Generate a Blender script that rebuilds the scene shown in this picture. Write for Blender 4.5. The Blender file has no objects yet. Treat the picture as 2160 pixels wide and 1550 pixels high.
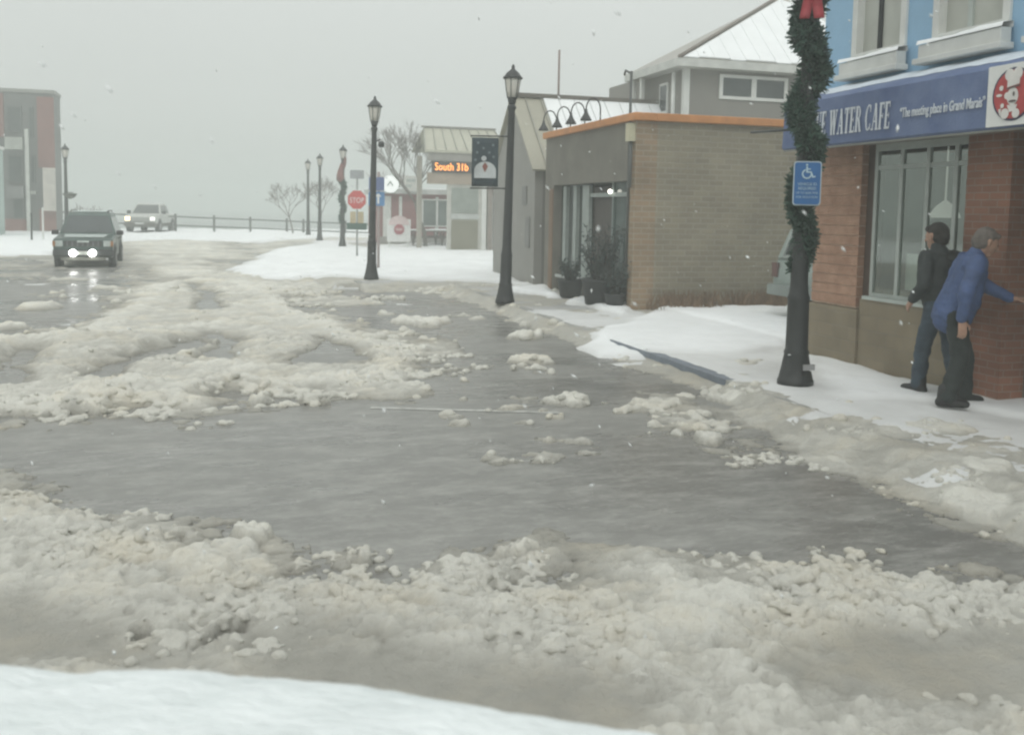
import bpy, math, random
import numpy as np
from mathutils import Vector, Matrix
random.seed(7)
rng = np.random.default_rng(11)
R = math.radians
sc = bpy.context.scene
col = sc.collection

# ---------------------------------------------------------------- camera model
F, PX, PY, CAMZ = 2000.0, 1080.0, 619.0, 1.9
def cam_basis(yaw, pitch, roll):
    y, p, r = R(yaw), R(pitch), R(roll)
    fw = np.array([math.sin(y)*math.cos(p), math.cos(y)*math.cos(p), -math.sin(p)])
    rt = np.array([math.cos(y), -math.sin(y), 0.0]); up = np.cross(rt, fw)
    return rt*math.cos(r)+up*math.sin(r), up*math.cos(r)-rt*math.sin(r), fw
RT, UP, FW = cam_basis(16.7, 5.0, 1.0)
def ground_at(px, py, z=0.0):
    d = FW + RT*(px-PX)/F - UP*(py-PY)/F
    t = (z-CAMZ)/d[2]
    return np.array([d[0]*t, d[1]*t])

# ---------------------------------------------------------------- mesh collector
class MB:
    def __init__(s): s.v = []; s.f = []; s.sm = []
    def add(s, vs, fs, smooth=False):
        b = len(s.v); s.v += [tuple(map(float, p)) for p in vs]
        for f in fs: s.f.append(tuple(b+i for i in f)); s.sm.append(smooth)
        return s
    def box(s, x0, x1, y0, y1, z0, z1):
        return s.add([(x0,y0,z0),(x1,y0,z0),(x1,y1,z0),(x0,y1,z0),(x0,y0,z1),(x1,y0,z1),(x1,y1,z1),(x0,y1,z1)],
                     [(0,3,2,1),(4,5,6,7),(0,1,5,4),(1,2,6,5),(2,3,7,6),(3,0,4,7)])
    def obox(s, c, size, rx=0, ry=0, rz=0):
        m = Matrix.Translation(c) @ Matrix.Rotation(rz,4,'Z') @ Matrix.Rotation(ry,4,'Y') @ Matrix.Rotation(rx,4,'X')
        a, b, d = size[0]/2, size[1]/2, size[2]/2
        vs = [m @ Vector(p) for p in [(-a,-b,-d),(a,-b,-d),(a,b,-d),(-a,b,-d),(-a,-b,d),(a,-b,d),(a,b,d),(-a,b,d)]]
        return s.add(vs, [(0,3,2,1),(4,5,6,7),(0,1,5,4),(1,2,6,5),(2,3,7,6),(3,0,4,7)])
    def tube(s, pts, rads, n=10, cap=True, smooth=True):
        pts = [Vector(p) for p in pts]
        if not hasattr(rads, '__len__'): rads = [rads]*len(pts)
        b = len(s.v); prev = None
        for i, p in enumerate(pts):
            d = (pts[min(i+1, len(pts)-1)] - pts[max(i-1, 0)]).normalized()
            if prev is None:
                a = d.orthogonal().normalized()
            else:
                a = (prev - d*prev.dot(d))
                a = a.normalized() if a.length > 1e-6 else d.orthogonal().normalized()
            prev = a; c = d.cross(a)
            for k in range(n):
                t = 2*math.pi*k/n
                q = p + (a*math.cos(t)+c*math.sin(t))*rads[i]
                s.v.append(tuple(q))
        for i in range(len(pts)-1):
            for k in range(n):
                s.f.append((b+i*n+k, b+i*n+(k+1)%n, b+(i+1)*n+(k+1)%n, b+(i+1)*n+k)); s.sm.append(smooth)
        if cap:
            s.f.append(tuple(b+k for k in reversed(range(n)))); s.sm.append(False)
            e = b+(len(pts)-1)*n
            s.f.append(tuple(e+k for k in range(n))); s.sm.append(False)
        return s
    def cyl(s, p0, p1, r, n=12): return s.tube([p0, p1], [r, r], n)
    def lathe(s, prof, n=16, o=(0,0,0), smooth=True):
        b = len(s.v)
        for r, z in prof:
            for k in range(n):
                t = 2*math.pi*(k+.5)/n
                s.v.append((o[0]+r*math.cos(t), o[1]+r*math.sin(t), o[2]+z))
        for i in range(len(prof)-1):
            for k in range(n):
                s.f.append((b+i*n+k, b+i*n+(k+1)%n, b+(i+1)*n+(k+1)%n, b+(i+1)*n+k)); s.sm.append(smooth)
        s.f.append(tuple(b+k for k in reversed(range(n)))); s.sm.append(False)
        e = b+(len(prof)-1)*n
        s.f.append(tuple(e+k for k in range(n))); s.sm.append(False)
        return s
    def sphere(s, c, r, nu=14, nv=9):
        if not hasattr(r, '__len__'): r = (r, r, r)
        b = len(s.v)
        for j in range(nv+1):
            ph = math.pi*j/nv
            for i in range(nu):
                t = 2*math.pi*i/nu
                s.v.append((c[0]+r[0]*math.sin(ph)*math.cos(t), c[1]+r[1]*math.sin(ph)*math.sin(t), c[2]-r[2]*math.cos(ph)))
        for j in range(nv):
            for i in range(nu):
                s.f.append((b+j*nu+i, b+j*nu+(i+1)%nu, b+(j+1)*nu+(i+1)%nu, b+(j+1)*nu+i)); s.sm.append(True)
        return s
    def capsule(s, p0, p1, r0, r1, n=14):
        p0, p1 = Vector(p0), Vector(p1); d = (p1-p0).normalized()
        pts, rr = [], []
        for k in range(5):
            a = math.pi/2*(1-k/4); pts.append(p0-d*r0*math.sin(a)); rr.append(max(r0*math.cos(a), .001))
        for k in range(5):
            a = math.pi/2*k/4; pts.append(p1+d*r1*math.sin(a)); rr.append(max(r1*math.cos(a), .001))
        return s.tube(pts, rr, n)
    def prism(s, poly, fn, d0, d1):
        """poly of (a,b); fn(a,b,d)->xyz"""
        n = len(poly)
        vs = [fn(a, b, d0) for a, b in poly]+[fn(a, b, d1) for a, b in poly]
        fs = [tuple(range(n-1,-1,-1)), tuple(range(n, 2*n))]+[(i, (i+1)%n, n+(i+1)%n, n+i) for i in range(n)]
        return s.add(vs, fs)
    def build(s, name, mat, parent=None, local=False, bevel=0.0, fix=False):
        off = Vector((0,0,0))
        if parent is not None and not local:
            q = parent
            while q is not None: off += q.location; q = q.parent
        me = bpy.data.meshes.new(name)
        v = np.array(s.v, dtype=float)-np.array(off)
        me.from_pydata([tuple(p) for p in v], [], s.f)
        me.polygons.foreach_set('use_smooth', s.sm)
        me.materials.append(mat); me.update()
        if fix or bevel:
            import bmesh
            bm = bmesh.new(); bm.from_mesh(me); bmesh.ops.recalc_face_normals(bm, faces=bm.faces[:]); bm.to_mesh(me); bm.free()
        o = bpy.data.objects.new(name, me); col.objects.link(o)
        if parent is not None: o.parent = parent
        if bevel:
            m = o.modifiers.new('bevel', 'BEVEL'); m.width = bevel; m.segments = 2; m.limit_method = 'ANGLE'
        return o

def tag(o, label=None, cat=None, group=None, kind=None):
    if label: o['label'] = label
    if cat: o['category'] = cat
    if group: o['group'] = group
    if kind: o['kind'] = kind
    return o
def thing(name, loc, label, cat, group=None, rz=0.0):
    o = bpy.data.objects.new(name, None); col.objects.link(o)
    o.location = loc; o.rotation_euler = (0, 0, rz); o.empty_display_size = .2
    return tag(o, label, cat, group)
def copy_tree(o, parent=None):
    c = o.copy(); col.objects.link(c)
    if parent is not None: c.parent = parent
    for ch in list(o.children): copy_tree(ch, c)
    return c

# ---------------------------------------------------------------- materials
MATS = {}
def mat(name, c, rough=.7, var=.18, vscale=3.0, bump=.0, bscale=30.0, metal=0.0, spec=.5, c2=None, stretch=(1,1,1), emis=None, estr=0.0, detail=6):
    if name in MATS: return MATS[name]
    m = bpy.data.materials.new(name); m.use_nodes = True; nt = m.node_tree; N = nt.nodes; L = nt.links
    p = N['Principled BSDF']
    p.inputs['Roughness'].default_value = rough; p.inputs['Metallic'].default_value = metal
    p.inputs['Specular IOR Level'].default_value = spec
    tc = N.new('ShaderNodeTexCoord'); mp = N.new('ShaderNodeMapping'); mp.inputs['Scale'].default_value = stretch
    L.new(tc.outputs['Object'], mp.inputs['Vector'])
    nz = N.new('ShaderNodeTexNoise'); nz.inputs['Scale'].default_value = vscale; nz.inputs['Detail'].default_value = detail
    nz.inputs['Roughness'].default_value = .65
    L.new(mp.outputs['Vector'], nz.inputs['Vector'])
    mx = N.new('ShaderNodeMix'); mx.data_type = 'RGBA'
    rp = N.new('ShaderNodeMapRange'); rp.inputs['From Min'].default_value = .3; rp.inputs['From Max'].default_value = .7
    L.new(nz.outputs['Fac'], rp.inputs['Value']); L.new(rp.outputs['Result'], mx.inputs['Factor'])
    a = [max(0, q*(1-var)) for q in c]; b = [min(1, q*(1+var)) for q in c] if c2 is None else c2
    mx.inputs['A'].default_value = (*a, 1); mx.inputs['B'].default_value = (*b, 1)
    L.new(mx.outputs['Result'], p.inputs['Base Color'])
    if bump:
        n2 = N.new('ShaderNodeTexNoise'); n2.inputs['Scale'].default_value = bscale; n2.inputs['Detail'].default_value = 5
        L.new(mp.outputs['Vector'], n2.inputs['Vector'])
        bp = N.new('ShaderNodeBump'); bp.inputs['Strength'].default_value = bump; bp.inputs['Distance'].default_value = .02
        L.new(n2.outputs['Fac'], bp.inputs['Height']); L.new(bp.outputs['Normal'], p.inputs['Normal'])
    if emis is not None:
        p.inputs['Emission Color'].default_value = (*emis, 1); p.inputs['Emission Strength'].default_value = estr
    MATS[name] = m; return m

def brick_mat(name, c1, c2, mortar, bw=.2, bh=.067, axis='yz', var=.35, bump=.4, mort=.007):
    m = bpy.data.materials.new(name); m.use_nodes = True; nt = m.node_tree; N = nt.nodes; L = nt.links
    p = N['Principled BSDF']; p.inputs['Roughness'].default_value = .85
    tc = N.new('ShaderNodeTexCoord'); sp = N.new('ShaderNodeSeparateXYZ'); cb = N.new('ShaderNodeCombineXYZ')
    L.new(tc.outputs['Object'], sp.inputs[0])
    sm_ = N.new('ShaderNodeMath'); L.new(sp.outputs['X'], sm_.inputs[0]); L.new(sp.outputs['Y'], sm_.inputs[1]); L.new(sm_.outputs[0], cb.inputs['X'])
    L.new(sp.outputs['Z'], cb.inputs['Y'])
    bt = N.new('ShaderNodeTexBrick'); bt.inputs['Scale'].default_value = 1.0
    bt.inputs['Brick Width'].default_value = bw; bt.inputs['Row Height'].default_value = bh
    bt.inputs['Mortar Size'].default_value = mort; bt.inputs['Mortar Smooth'].default_value = .3; bt.inputs['Bias'].default_value = -.1
    bt.inputs['Color1'].default_value = (*c1, 1); bt.inputs['Color2'].default_value = (*c2, 1); bt.inputs['Mortar'].default_value = (*mortar, 1)
    L.new(cb.outputs[0], bt.inputs['Vector'])
    nz = N.new('ShaderNodeTexNoise'); nz.inputs['Scale'].default_value = 1.7; nz.inputs['Detail'].default_value = 7
    L.new(tc.outputs['Object'], nz.inputs['Vector'])
    mr = N.new('ShaderNodeMapRange'); mr.inputs['From Min'].default_value = .3; mr.inputs['From Max'].default_value = .7
    mr.inputs['To Min'].default_value = 1-var; mr.inputs['To Max'].default_value = 1+var*.6
    L.new(nz.outputs['Fac'], mr.inputs['Value'])
    mx = N.new('ShaderNodeMix'); mx.data_type = 'RGBA'; mx.blend_type = 'MULTIPLY'; mx.inputs['Factor'].default_value = 1
    L.new(bt.outputs['Color'], mx.inputs['A']); L.new(mr.outputs['Result'], mx.inputs['B'])
    L.new(mx.outputs['Result'], p.inputs['Base Color'])
    bp = N.new('ShaderNodeBump'); bp.inputs['Strength'].default_value = bump; bp.inputs['Distance'].default_value = .01; bp.invert = True
    L.new(bt.outputs['Fac'], bp.inputs['Height']); L.new(bp.outputs['Normal'], p.inputs['Normal'])
    return m

def clear_glass(name, tint, mirror):
    m = bpy.data.materials.new(name); m.use_nodes = True; nt = m.node_tree; N = nt.nodes; L = nt.links
    N.remove(N['Principled BSDF']); tr = N.new('ShaderNodeBsdfTransparent'); tr.inputs['Color'].default_value = (*tint, 1)
    gl = N.new('ShaderNodeBsdfGlossy'); gl.inputs['Roughness'].default_value = .04; gl.inputs['Color'].default_value = (.85,.92,.87,1)
    tc = N.new('ShaderNodeTexCoord'); nz = N.new('ShaderNodeTexNoise'); nz.inputs['Scale'].default_value = 1.5; L.new(tc.outputs['Object'], nz.inputs['Vector'])
    b = N.new('ShaderNodeBump'); b.inputs['Strength'].default_value = .05; L.new(nz.outputs['Fac'], b.inputs['Height']); L.new(b.outputs['Normal'], gl.inputs['Normal'])
    mx = N.new('ShaderNodeMixShader'); mx.inputs['Fac'].default_value = mirror; L.new(tr.outputs[0], mx.inputs[1]); L.new(gl.outputs[0], mx.inputs[2])
    L.new(mx.outputs[0], N['Material Output'].inputs['Surface']); return m
def glass_mat(name, c, rough=.08, spec=.6):
    return mat(name, c, rough=rough, var=.35, vscale=1.3, spec=spec)

def attr_mat(name, lo, hi, rough, attr='tone', nscale=2.5, nc=None, bump=.6, bscale=18, tan=None):
    """heap of snow or slush: base colour runs from lo to hi by the heap's own dirt attribute, plus noise"""
    m = bpy.data.materials.new(name); m.use_nodes = True; nt = m.node_tree; N = nt.nodes; L = nt.links
    p = N['Principled BSDF']; p.inputs['Roughness'].default_value = rough; p.inputs['Specular IOR Level'].default_value = .35
    at = N.new('ShaderNodeAttribute'); at.attribute_name = attr
    tc = N.new('ShaderNodeTexCoord')
    nz = N.new('ShaderNodeTexNoise'); nz.inputs['Scale'].default_value = nscale; nz.inputs['Detail'].default_value = 8; nz.inputs['Roughness'].default_value = .7
    L.new(tc.outputs['Object'], nz.inputs['Vector'])
    ad = N.new('ShaderNodeMath'); ad.operation = 'MULTIPLY_ADD'; ad.inputs[1].default_value = .9; ad.inputs[2].default_value = -.45
    L.new(nz.outputs['Fac'], ad.inputs[0])
    a2 = N.new('ShaderNodeMath'); a2.operation = 'ADD'; a2.use_clamp = True
    L.new(ad.outputs[0], a2.inputs[0]); L.new(at.outputs['Fac'], a2.inputs[1])
    mx = N.new('ShaderNodeMix'); mx.data_type = 'RGBA'
    L.new(a2.outputs[0], mx.inputs['Factor'])
    mx.inputs['A'].default_value = (*lo, 1); mx.inputs['B'].default_value = (*hi, 1)
    L.new(mx.outputs['Result'], p.inputs['Base Color'])
    last = mx.outputs['Result']
    if tan is not None:
        n3 = N.new('ShaderNodeTexNoise'); n3.inputs['Scale'].default_value = 1.3; n3.inputs['Detail'].default_value = 6; n3.inputs['Roughness'].default_value = .7
        L.new(tc.outputs['Object'], n3.inputs['Vector'])
        r3 = N.new('ShaderNodeMapRange'); r3.inputs['From Min'].default_value = .48; r3.inputs['From Max'].default_value = .72; r3.inputs['To Max'].default_value = .5
        L.new(n3.outputs['Fac'], r3.inputs['Value'])
        mt = N.new('ShaderNodeMix'); mt.data_type = 'RGBA'; mt.blend_type = 'MULTIPLY'; L.new(r3.outputs[0], mt.inputs['Factor'])
        L.new(last, mt.inputs['A']); mt.inputs['B'].default_value = (*tan, 1); L.new(mt.outputs['Result'], p.inputs['Base Color'])
    n2 = N.new('ShaderNodeTexNoise'); n2.inputs['Scale'].default_value = bscale; n2.inputs['Detail'].default_value = 8; n2.inputs['Roughness'].default_value = .7
    L.new(tc.outputs['Object'], n2.inputs['Vector'])
    bp = N.new('ShaderNodeBump'); bp.inputs['Strength'].default_value = bump; bp.inputs['Distance'].default_value = .03
    L.new(n2.outputs['Fac'], bp.inputs['Height']); L.new(bp.outputs['Normal'], p.inputs['Normal'])
    return m

black_iron = mat('black_iron', (.022,.024,.024), .5, .4, 6, .15, 40)
black_plastic = mat('black_plastic', (.02,.02,.022), .5, .2)
rubber = mat('rubber', (.022,.022,.023), .85, .3, 8, .2, 40)
snow_clean = mat('snow_clean', (.86,.88,.88), .7, .05, 1.5, .35, 12, spec=.3)
white_trim = mat('white_trim', (.62,.63,.6), .55, .1, 4)
white_sign = mat('white_sign', (.72,.73,.71), .45, .06, 5)
chrome = mat('chrome', (.6,.6,.6), .25, .05, metal=1)
lamp_glass = mat('lamp_glass', (.62,.6,.54), .25, .12, 5)
dark_gap = mat('dark_gap', (.02,.022,.022), .8, .3)

# ---------------------------------------------------------------- noise
def _hash(ix, iy, seed):
    h = (ix.astype(np.int64)*374761393 + iy.astype(np.int64)*668265263 + seed*1442695041) & 0xFFFFFFFF
    h = ((h ^ (h >> 13))*1274126177) & 0xFFFFFFFF
    h = h ^ (h >> 16)
    return (h & 0xFFFFFF)/float(0xFFFFFF)
def vn(x, y, seed=0):
    ix, iy = np.floor(x), np.floor(y); fx, fy = x-ix, y-iy
    fx = fx*fx*fx*(fx*(fx*6-15)+10); fy = fy*fy*fy*(fy*(fy*6-15)+10)
    a, b = _hash(ix, iy, seed), _hash(ix+1, iy, seed)
    c, d = _hash(ix, iy+1, seed), _hash(ix+1, iy+1, seed)
    return (a*(1-fx)+b*fx)*(1-fy)+(c*(1-fx)+d*fx)*fy
def fbm(x, y, seed=0, o=4, g=.5):
    s = 0; a = 1; t = 0
    for k in range(o):
        s = s+a*vn(x*2**k+k*17.3, y*2**k-k*9.1, seed+k); t += a; a *= g
    return s/t
def worley(x, y, seed=0):
    ix, iy = np.floor(x), np.floor(y); best = np.full(x.shape, 9.0)
    for dx in (-1,0,1):
        for dy in (-1,0,1):
            jx, jy = ix+dx, iy+dy
            px = jx+.1+.8*_hash(jx, jy, seed); py = jy+.1+.8*_hash(jx, jy, seed+77)
            best = np.minimum(best, (px-x)**2+(py-y)**2)
    return np.sqrt(best)
def lumps(x, y, s, seed):
    """rounded cauliflower lumps of size s, 0..1"""
    wx = x+(fbm(x/s*.6, y/s*.6, seed+5, 2)-.5)*s*.9; wy = y+(fbm(x/s*.6+9, y/s*.6, seed+6, 2)-.5)*s*.9
    d = worley(wx/s, wy/s, seed)
    return np.sqrt(np.clip(1-(d/.75)**2, 0, 1))
def clods(x, y, s, seed, prob):
    """separate rounded clods of size s; each is there only where its own dice fall under prob"""
    wx = x/s+(fbm(x/s*.9, y/s*.9, seed+5, 2)-.5)*.8; wy = y/s*1.15+(fbm(x/s*.9+9, y/s*.9, seed+6, 2)-.5)*.8
    ix, iy = np.floor(wx), np.floor(wy); out = np.zeros(x.shape)
    for dx in (-1,0,1):
        for dy in (-1,0,1):
            jx, jy = ix+dx, iy+dy
            px = jx+.15+.7*_hash(jx, jy, seed); py = jy+.15+.7*_hash(jx, jy, seed+77)
            r = .38+.36*_hash(jx, jy, seed+99); on = _hash(jx, jy, seed+131) < prob
            d2 = ((px-wx)**2+(py-wy)**2)/r**2
            out = np.maximum(out, np.where(on, np.clip(1-d2, 0, 1)**(.75 if s > .09 else .55)*(.5+r), 0))
    return out
def sdist(x, y, poly):
    """signed distance, positive inside"""
    P = np.array(poly); n = len(P); d = np.full(x.shape, 1e9); ins = np.zeros(x.shape, bool)
    for i in range(n):
        a, b = P[i], P[(i+1)%n]; e = b-a
        t = np.clip(((x-a[0])*e[0]+(y-a[1])*e[1])/(e@e+1e-12), 0, 1)
        d = np.minimum(d, (x-a[0]-t*e[0])**2+(y-a[1]-t*e[1])**2)
        c = (a[1] > y) != (b[1] > y)
        ins ^= c & (x < (b[0]-a[0])*(y-a[1])/(b[1]-a[1]+1e-12)+a[0])
    d = np.sqrt(d); return np.where(ins, d, -d)
def pix(poly, z=0.0): return [ground_at(a, b, z) for a, b in poly]
def sstep(a, b, x):
    t = np.clip((x-a)/(b-a), 0, 1); return t*t*(3-2*t)

# ---------------------------------------------------------------- the ground, road, pavement
KX = 5.12     # kerb line
def base_z(x, y):
    """pavement 0.12 m up, road 0"""
    side = (x > KX) & (y < 24.5)
    nib = (x > 2.95+.0*y) & (y >= 22.3)
    return np.where(side | nib, .12, 0.0)

LAKE_Y = 76.0
g = MB().add([(-260,-40,-.05),(260,-40,-.05),(260,LAKE_Y,-.05),(-260,LAKE_Y,-.05)], [(0,1,2,3)])
tag(g.build('ground', mat('frozen_ground', (.5,.5,.47), .8, .25, .35, .4, 4)), kind='structure')
wm = mat('lake_water', (.2,.23,.22), .3, .15, .2, .5, .8)
tag(MB().add([(-260,LAKE_Y,-.35),(260,LAKE_Y,-.35),(260,420,-.35),(-260,420,-.35)], [(0,1,2,3)]).build('water', wm), kind='structure')
tag(MB().box(-260,260,LAKE_Y-.3,LAKE_Y,-.6,-.055).build('shore', mat('shore_rock', (.2,.2,.19), .9, .3, 2)), kind='structure')

def road_material():
    m = bpy.data.materials.new('wet_road'); m.use_nodes = True; nt = m.node_tree; N = nt.nodes; L = nt.links
    p = N['Principled BSDF']
    tc = N.new('ShaderNodeTexCoord')
    def noise(scale, st, det=8, rg=.65, rot=-.28):
        mp = N.new('ShaderNodeMapping'); mp.inputs['Scale'].default_value = st; mp.inputs['Rotation'].default_value = (0,0,rot)
        L.new(tc.outputs['Object'], mp.inputs['Vector'])
        n = N.new('ShaderNodeTexNoise'); n.inputs['Scale'].default_value = scale; n.inputs['Detail'].default_value = det; n.inputs['Roughness'].default_value = rg
        L.new(mp.outputs['Vector'], n.inputs['Vector']); return n.outputs['Fac']
    big = noise(.5, (.8,1.3,1), 5); streak = noise(2.6, (.7,1.7,1), 10, .8); fine = noise(9., (.8,1.6,1), 9, .85)
    r1 = N.new('ShaderNodeMapRange'); r1.inputs['From Min'].default_value = .34; r1.inputs['From Max'].default_value = .66; L.new(big, r1.inputs['Value'])
    r2 = N.new('ShaderNodeMapRange'); r2.inputs['From Min'].default_value = .46; r2.inputs['From Max'].default_value = .66; L.new(streak, r2.inputs['Value'])
    r3 = N.new('ShaderNodeMapRange'); r3.inputs['From Min'].default_value = .52; r3.inputs['From Max'].default_value = .72; L.new(fine, r3.inputs['Value'])
    m1 = N.new('ShaderNodeMix'); m1.data_type = 'RGBA'; L.new(r1.outputs[0], m1.inputs['Factor'])
    m1.inputs['A'].default_value = (.155,.152,.14,1); m1.inputs['B'].default_value = (.235,.232,.215,1)
    m2 = N.new('ShaderNodeMix'); m2.data_type = 'RGBA'; L.new(m1.outputs['Result'], m2.inputs['A']); m2.inputs['B'].default_value = (.40,.395,.365,1)
    q = N.new('ShaderNodeMath'); q.operation = 'MULTIPLY'; q.inputs[1].default_value = .6; L.new(r2.outputs[0], q.inputs[0]); L.new(q.outputs[0], m2.inputs['Factor'])
    m3 = N.new('ShaderNodeMix'); m3.data_type = 'RGBA'; L.new(m2.outputs['Result'], m3.inputs['A']); m3.inputs['B'].default_value = (.50,.495,.46,1)
    q2 = N.new('ShaderNodeMath'); q2.operation = 'MULTIPLY'; q2.inputs[1].default_value = .6; L.new(r3.outputs[0], q2.inputs[0]); L.new(q2.outputs[0], m3.inputs['Factor'])
    L.new(m3.outputs['Result'], p.inputs['Base Color'])
    rr_ = N.new('ShaderNodeMapRange'); rr_.inputs['From Min'].default_value = .38; rr_.inputs['From Max'].default_value = .6; rr_.inputs['To Min'].default_value = .14; rr_.inputs['To Max'].default_value = .42
    L.new(big, rr_.inputs['Value']); L.new(rr_.outputs[0], p.inputs['Roughness']); p.inputs['IOR'].default_value = 1.33
    b = N.new('ShaderNodeBump'); b.inputs['Strength'].default_value = .22; b.inputs['Distance'].default_value = .02
    L.new(streak, b.inputs['Height'])
    b2 = N.new('ShaderNodeBump'); b2.inputs['Strength'].default_value = .18; b2.inputs['Distance'].default_value = .01
    L.new(fine, b2.inputs['Height']); L.new(b.outputs['Normal'], b2.inputs['Normal']); L.new(b2.outputs['Normal'], p.inputs['Normal'])
    return m
road_m = road_material()
tag(MB().add([(-80,-30,0),(KX,-30,0),(KX,22.3,0),(2.95,22.3,0),(2.95,66,0),(-80,66,0)], [(0,1,2,3,4,5)]).build('road', road_m), kind='structure')
walk_m = mat('slushy_paving', (.44,.44,.425), .45, .22, 1.6, .5, 9, stretch=(1,1.2,1))
sw = MB()
def slab(poly, z0, z1):
    sw.prism(poly, lambda a, b, d: (a, b, d), z0, z1)
slab([(KX+.15,-30),(14,-30),(14,24.5),(KX+.15,24.5)], -.04, .12)
slab([(3.1,24.504),(40,24.504),(40,66),(3.1,66)], -.04, .12)
slab([(3.1,22.45),(KX+.146,22.45),(KX+.146,24.5),(3.1,24.5)], -.04, .12)
tag(sw.build('sidewalk', walk_m, fix=True), kind='structure')
kerb_m = mat('kerb_concrete', (.33,.33,.31), .7, .2, 3, .3, 20)
kb = MB().box(KX,KX+.147,-30,9.0,-.03,.123).box(KX,KX+.147,12.2,22.3,-.03,.123).box(2.95,KX,22.3,22.447,-.03,.123).box(2.95,3.097,22.45,66,-.03,.123)
tag(kb.build('kerb', kerb_m), kind='structure')
tag(MB().box(KX-.012,KX+.15,9.0,12.2,-.03,.128).build('painted_kerb', mat('blue_kerb_paint', (.165,.19,.225), .5, .25, 5, .3, 14)), kind='structure')
# worn stop line of the crossing, almost under water
a0, a1 = ground_at(780,862), ground_at(1180,873)
nrm = np.array([-(a1-a0)[1], (a1-a0)[0]])/np.linalg.norm(a1-a0)
q = [a0, a1, a1+nrm*.09, a0+nrm*.09]
tag(MB().add([(p[0],p[1],.004) for p in q], [(0,1,2,3)]).build('road_marking', mat('road_paint', (.4,.4,.37), .5, .4, 9)), kind='structure')

# ---------------------------------------------------------------- slush and snow
FG = pix([(-420,1000),(0,1030),(70,1035),(150,1052),(225,1065),(290,1088),(300,1108),(440,1132),(585,1135),(600,1165),(640,1200),(690,1172),(770,1180),(765,1205),(800,1232),(830,1203),(930,1192),(1110,1172),(1182,1190),(1190,1206),(1060,1250),(1010,1266),(1100,1254),(1240,1245),(1290,1200),(1360,1190),(1480,1203),(1560,1240),(1612,1248),(1598,1215),(1680,1213),(1760,1222),(1880,1206),(1960,1220),(2160,1214),(2600,1205),(2700,2100),(-500,2100)])
RB = pix([(1465,828),(1540,825),(1700,846),(2000,868),(2300,896),(2600,960),(2600,1120),(2300,1130),(2160,1110),(2000,1052),(1900,990),(1780,968),(1620,958),(1520,935),(1480,885)])
MI = pix([(-300,715),(80,722),(150,690),(240,640),(330,598),(420,588),(560,600),(655,660),(760,690),(900,738),(915,790),(880,826),(700,832),(600,850),(505,832),(480,872),(380,885),(250,878),(150,888),(0,893),(-300,905)])
TR = [pix(p) for p in ([(395,598),(432,598),(470,652),(420,658)], [(428,700),(497,700),(500,768),(428,766)],
      [(175,792),(300,738),(430,708),(430,738),(330,762),(240,802)], [(590,772),(680,713),(765,733),(752,770)], [(0,735),(95,735),(60,790),(20,820),(-60,820)], [(170,640),(230,620),(180,665)])]
SMOOTH = [pix(p) for p in ([(-200,1255),(120,1258),(230,1300),(300,1370),(640,1400),(300,1440),(-200,1430)], [(560,1370),(760,1345),(1050,1390),(1250,1430),(1500,1560),(900,1640),(500,1500)],
      [(1640,1345),(1760,1325),(2300,1325),(2300,1500),(1900,1490),(1560,1440)], [(480,1330),(700,1300),(790,1340),(760,1400),(560,1395)])]
FAR = pix([(230,505),(420,500),(520,520),(480,560),(650,598),(760,640),(620,660),(420,590),(300,600),(250,560)])
HOLES = [pix(p) for p in ([(270,1342),(320,1340),(318,1358),(275,1362)], [(455,1350),(505,1335),(515,1345),(460,1368)], [(1010,1248),(1080,1240),(1085,1258),(1015,1270)])]
CHUNKS = [(1115,765,95,.5),(1100,713,75,.4),(885,682,130,.35),(1190,851,95,.15),(548,856,50,.6),(637,853,75,.5),(85,650,110,.35),(30,692,60,.4),
          (1190,1190,0,0),(1530,845,80,.5),(1515,935,85,.5),(720,1185,70,.4),(540,1140,110,.35),(1095,1180,100,.5),(910,690,60,.3),(860,745,90,.3),(2070,1075,140,.3),(2100,1030,120,.4),(1990,930,150,.4),(760,800,120,.4),(330,840,160,.5),(250,850,150,.6),(150,870,120,.6)]
def kerb_ramp(x, y, n2):
    dk = np.where(y < 22.3, KX-x, np.where(x > KX, 9., np.maximum(np.maximum(2.95-x, 0), np.maximum(22.3-y, 0))))
    dk = np.where((y >= 22.3) & (x > 2.95), 9., dk); dk = np.where((x > 2.95) & (x < KX) & (y < 22.3), np.minimum(KX-x, 22.3-y), dk)
    dk = np.where((x >= KX) & (y < 22.3), 9., dk)
    free = sstep(8.6,9.1,y)*sstep(12.8,12.1,y)
    wd = .4+1.7*sstep(18,26,y)+.45*sstep(8.6,7.0,y)
    return .135*sstep(1,.03,dk/wd+.9*(n2-.5)*sstep(.02,.2,dk))*(1-free*(.45+.5*n2))*(dk < 5), free
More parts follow.
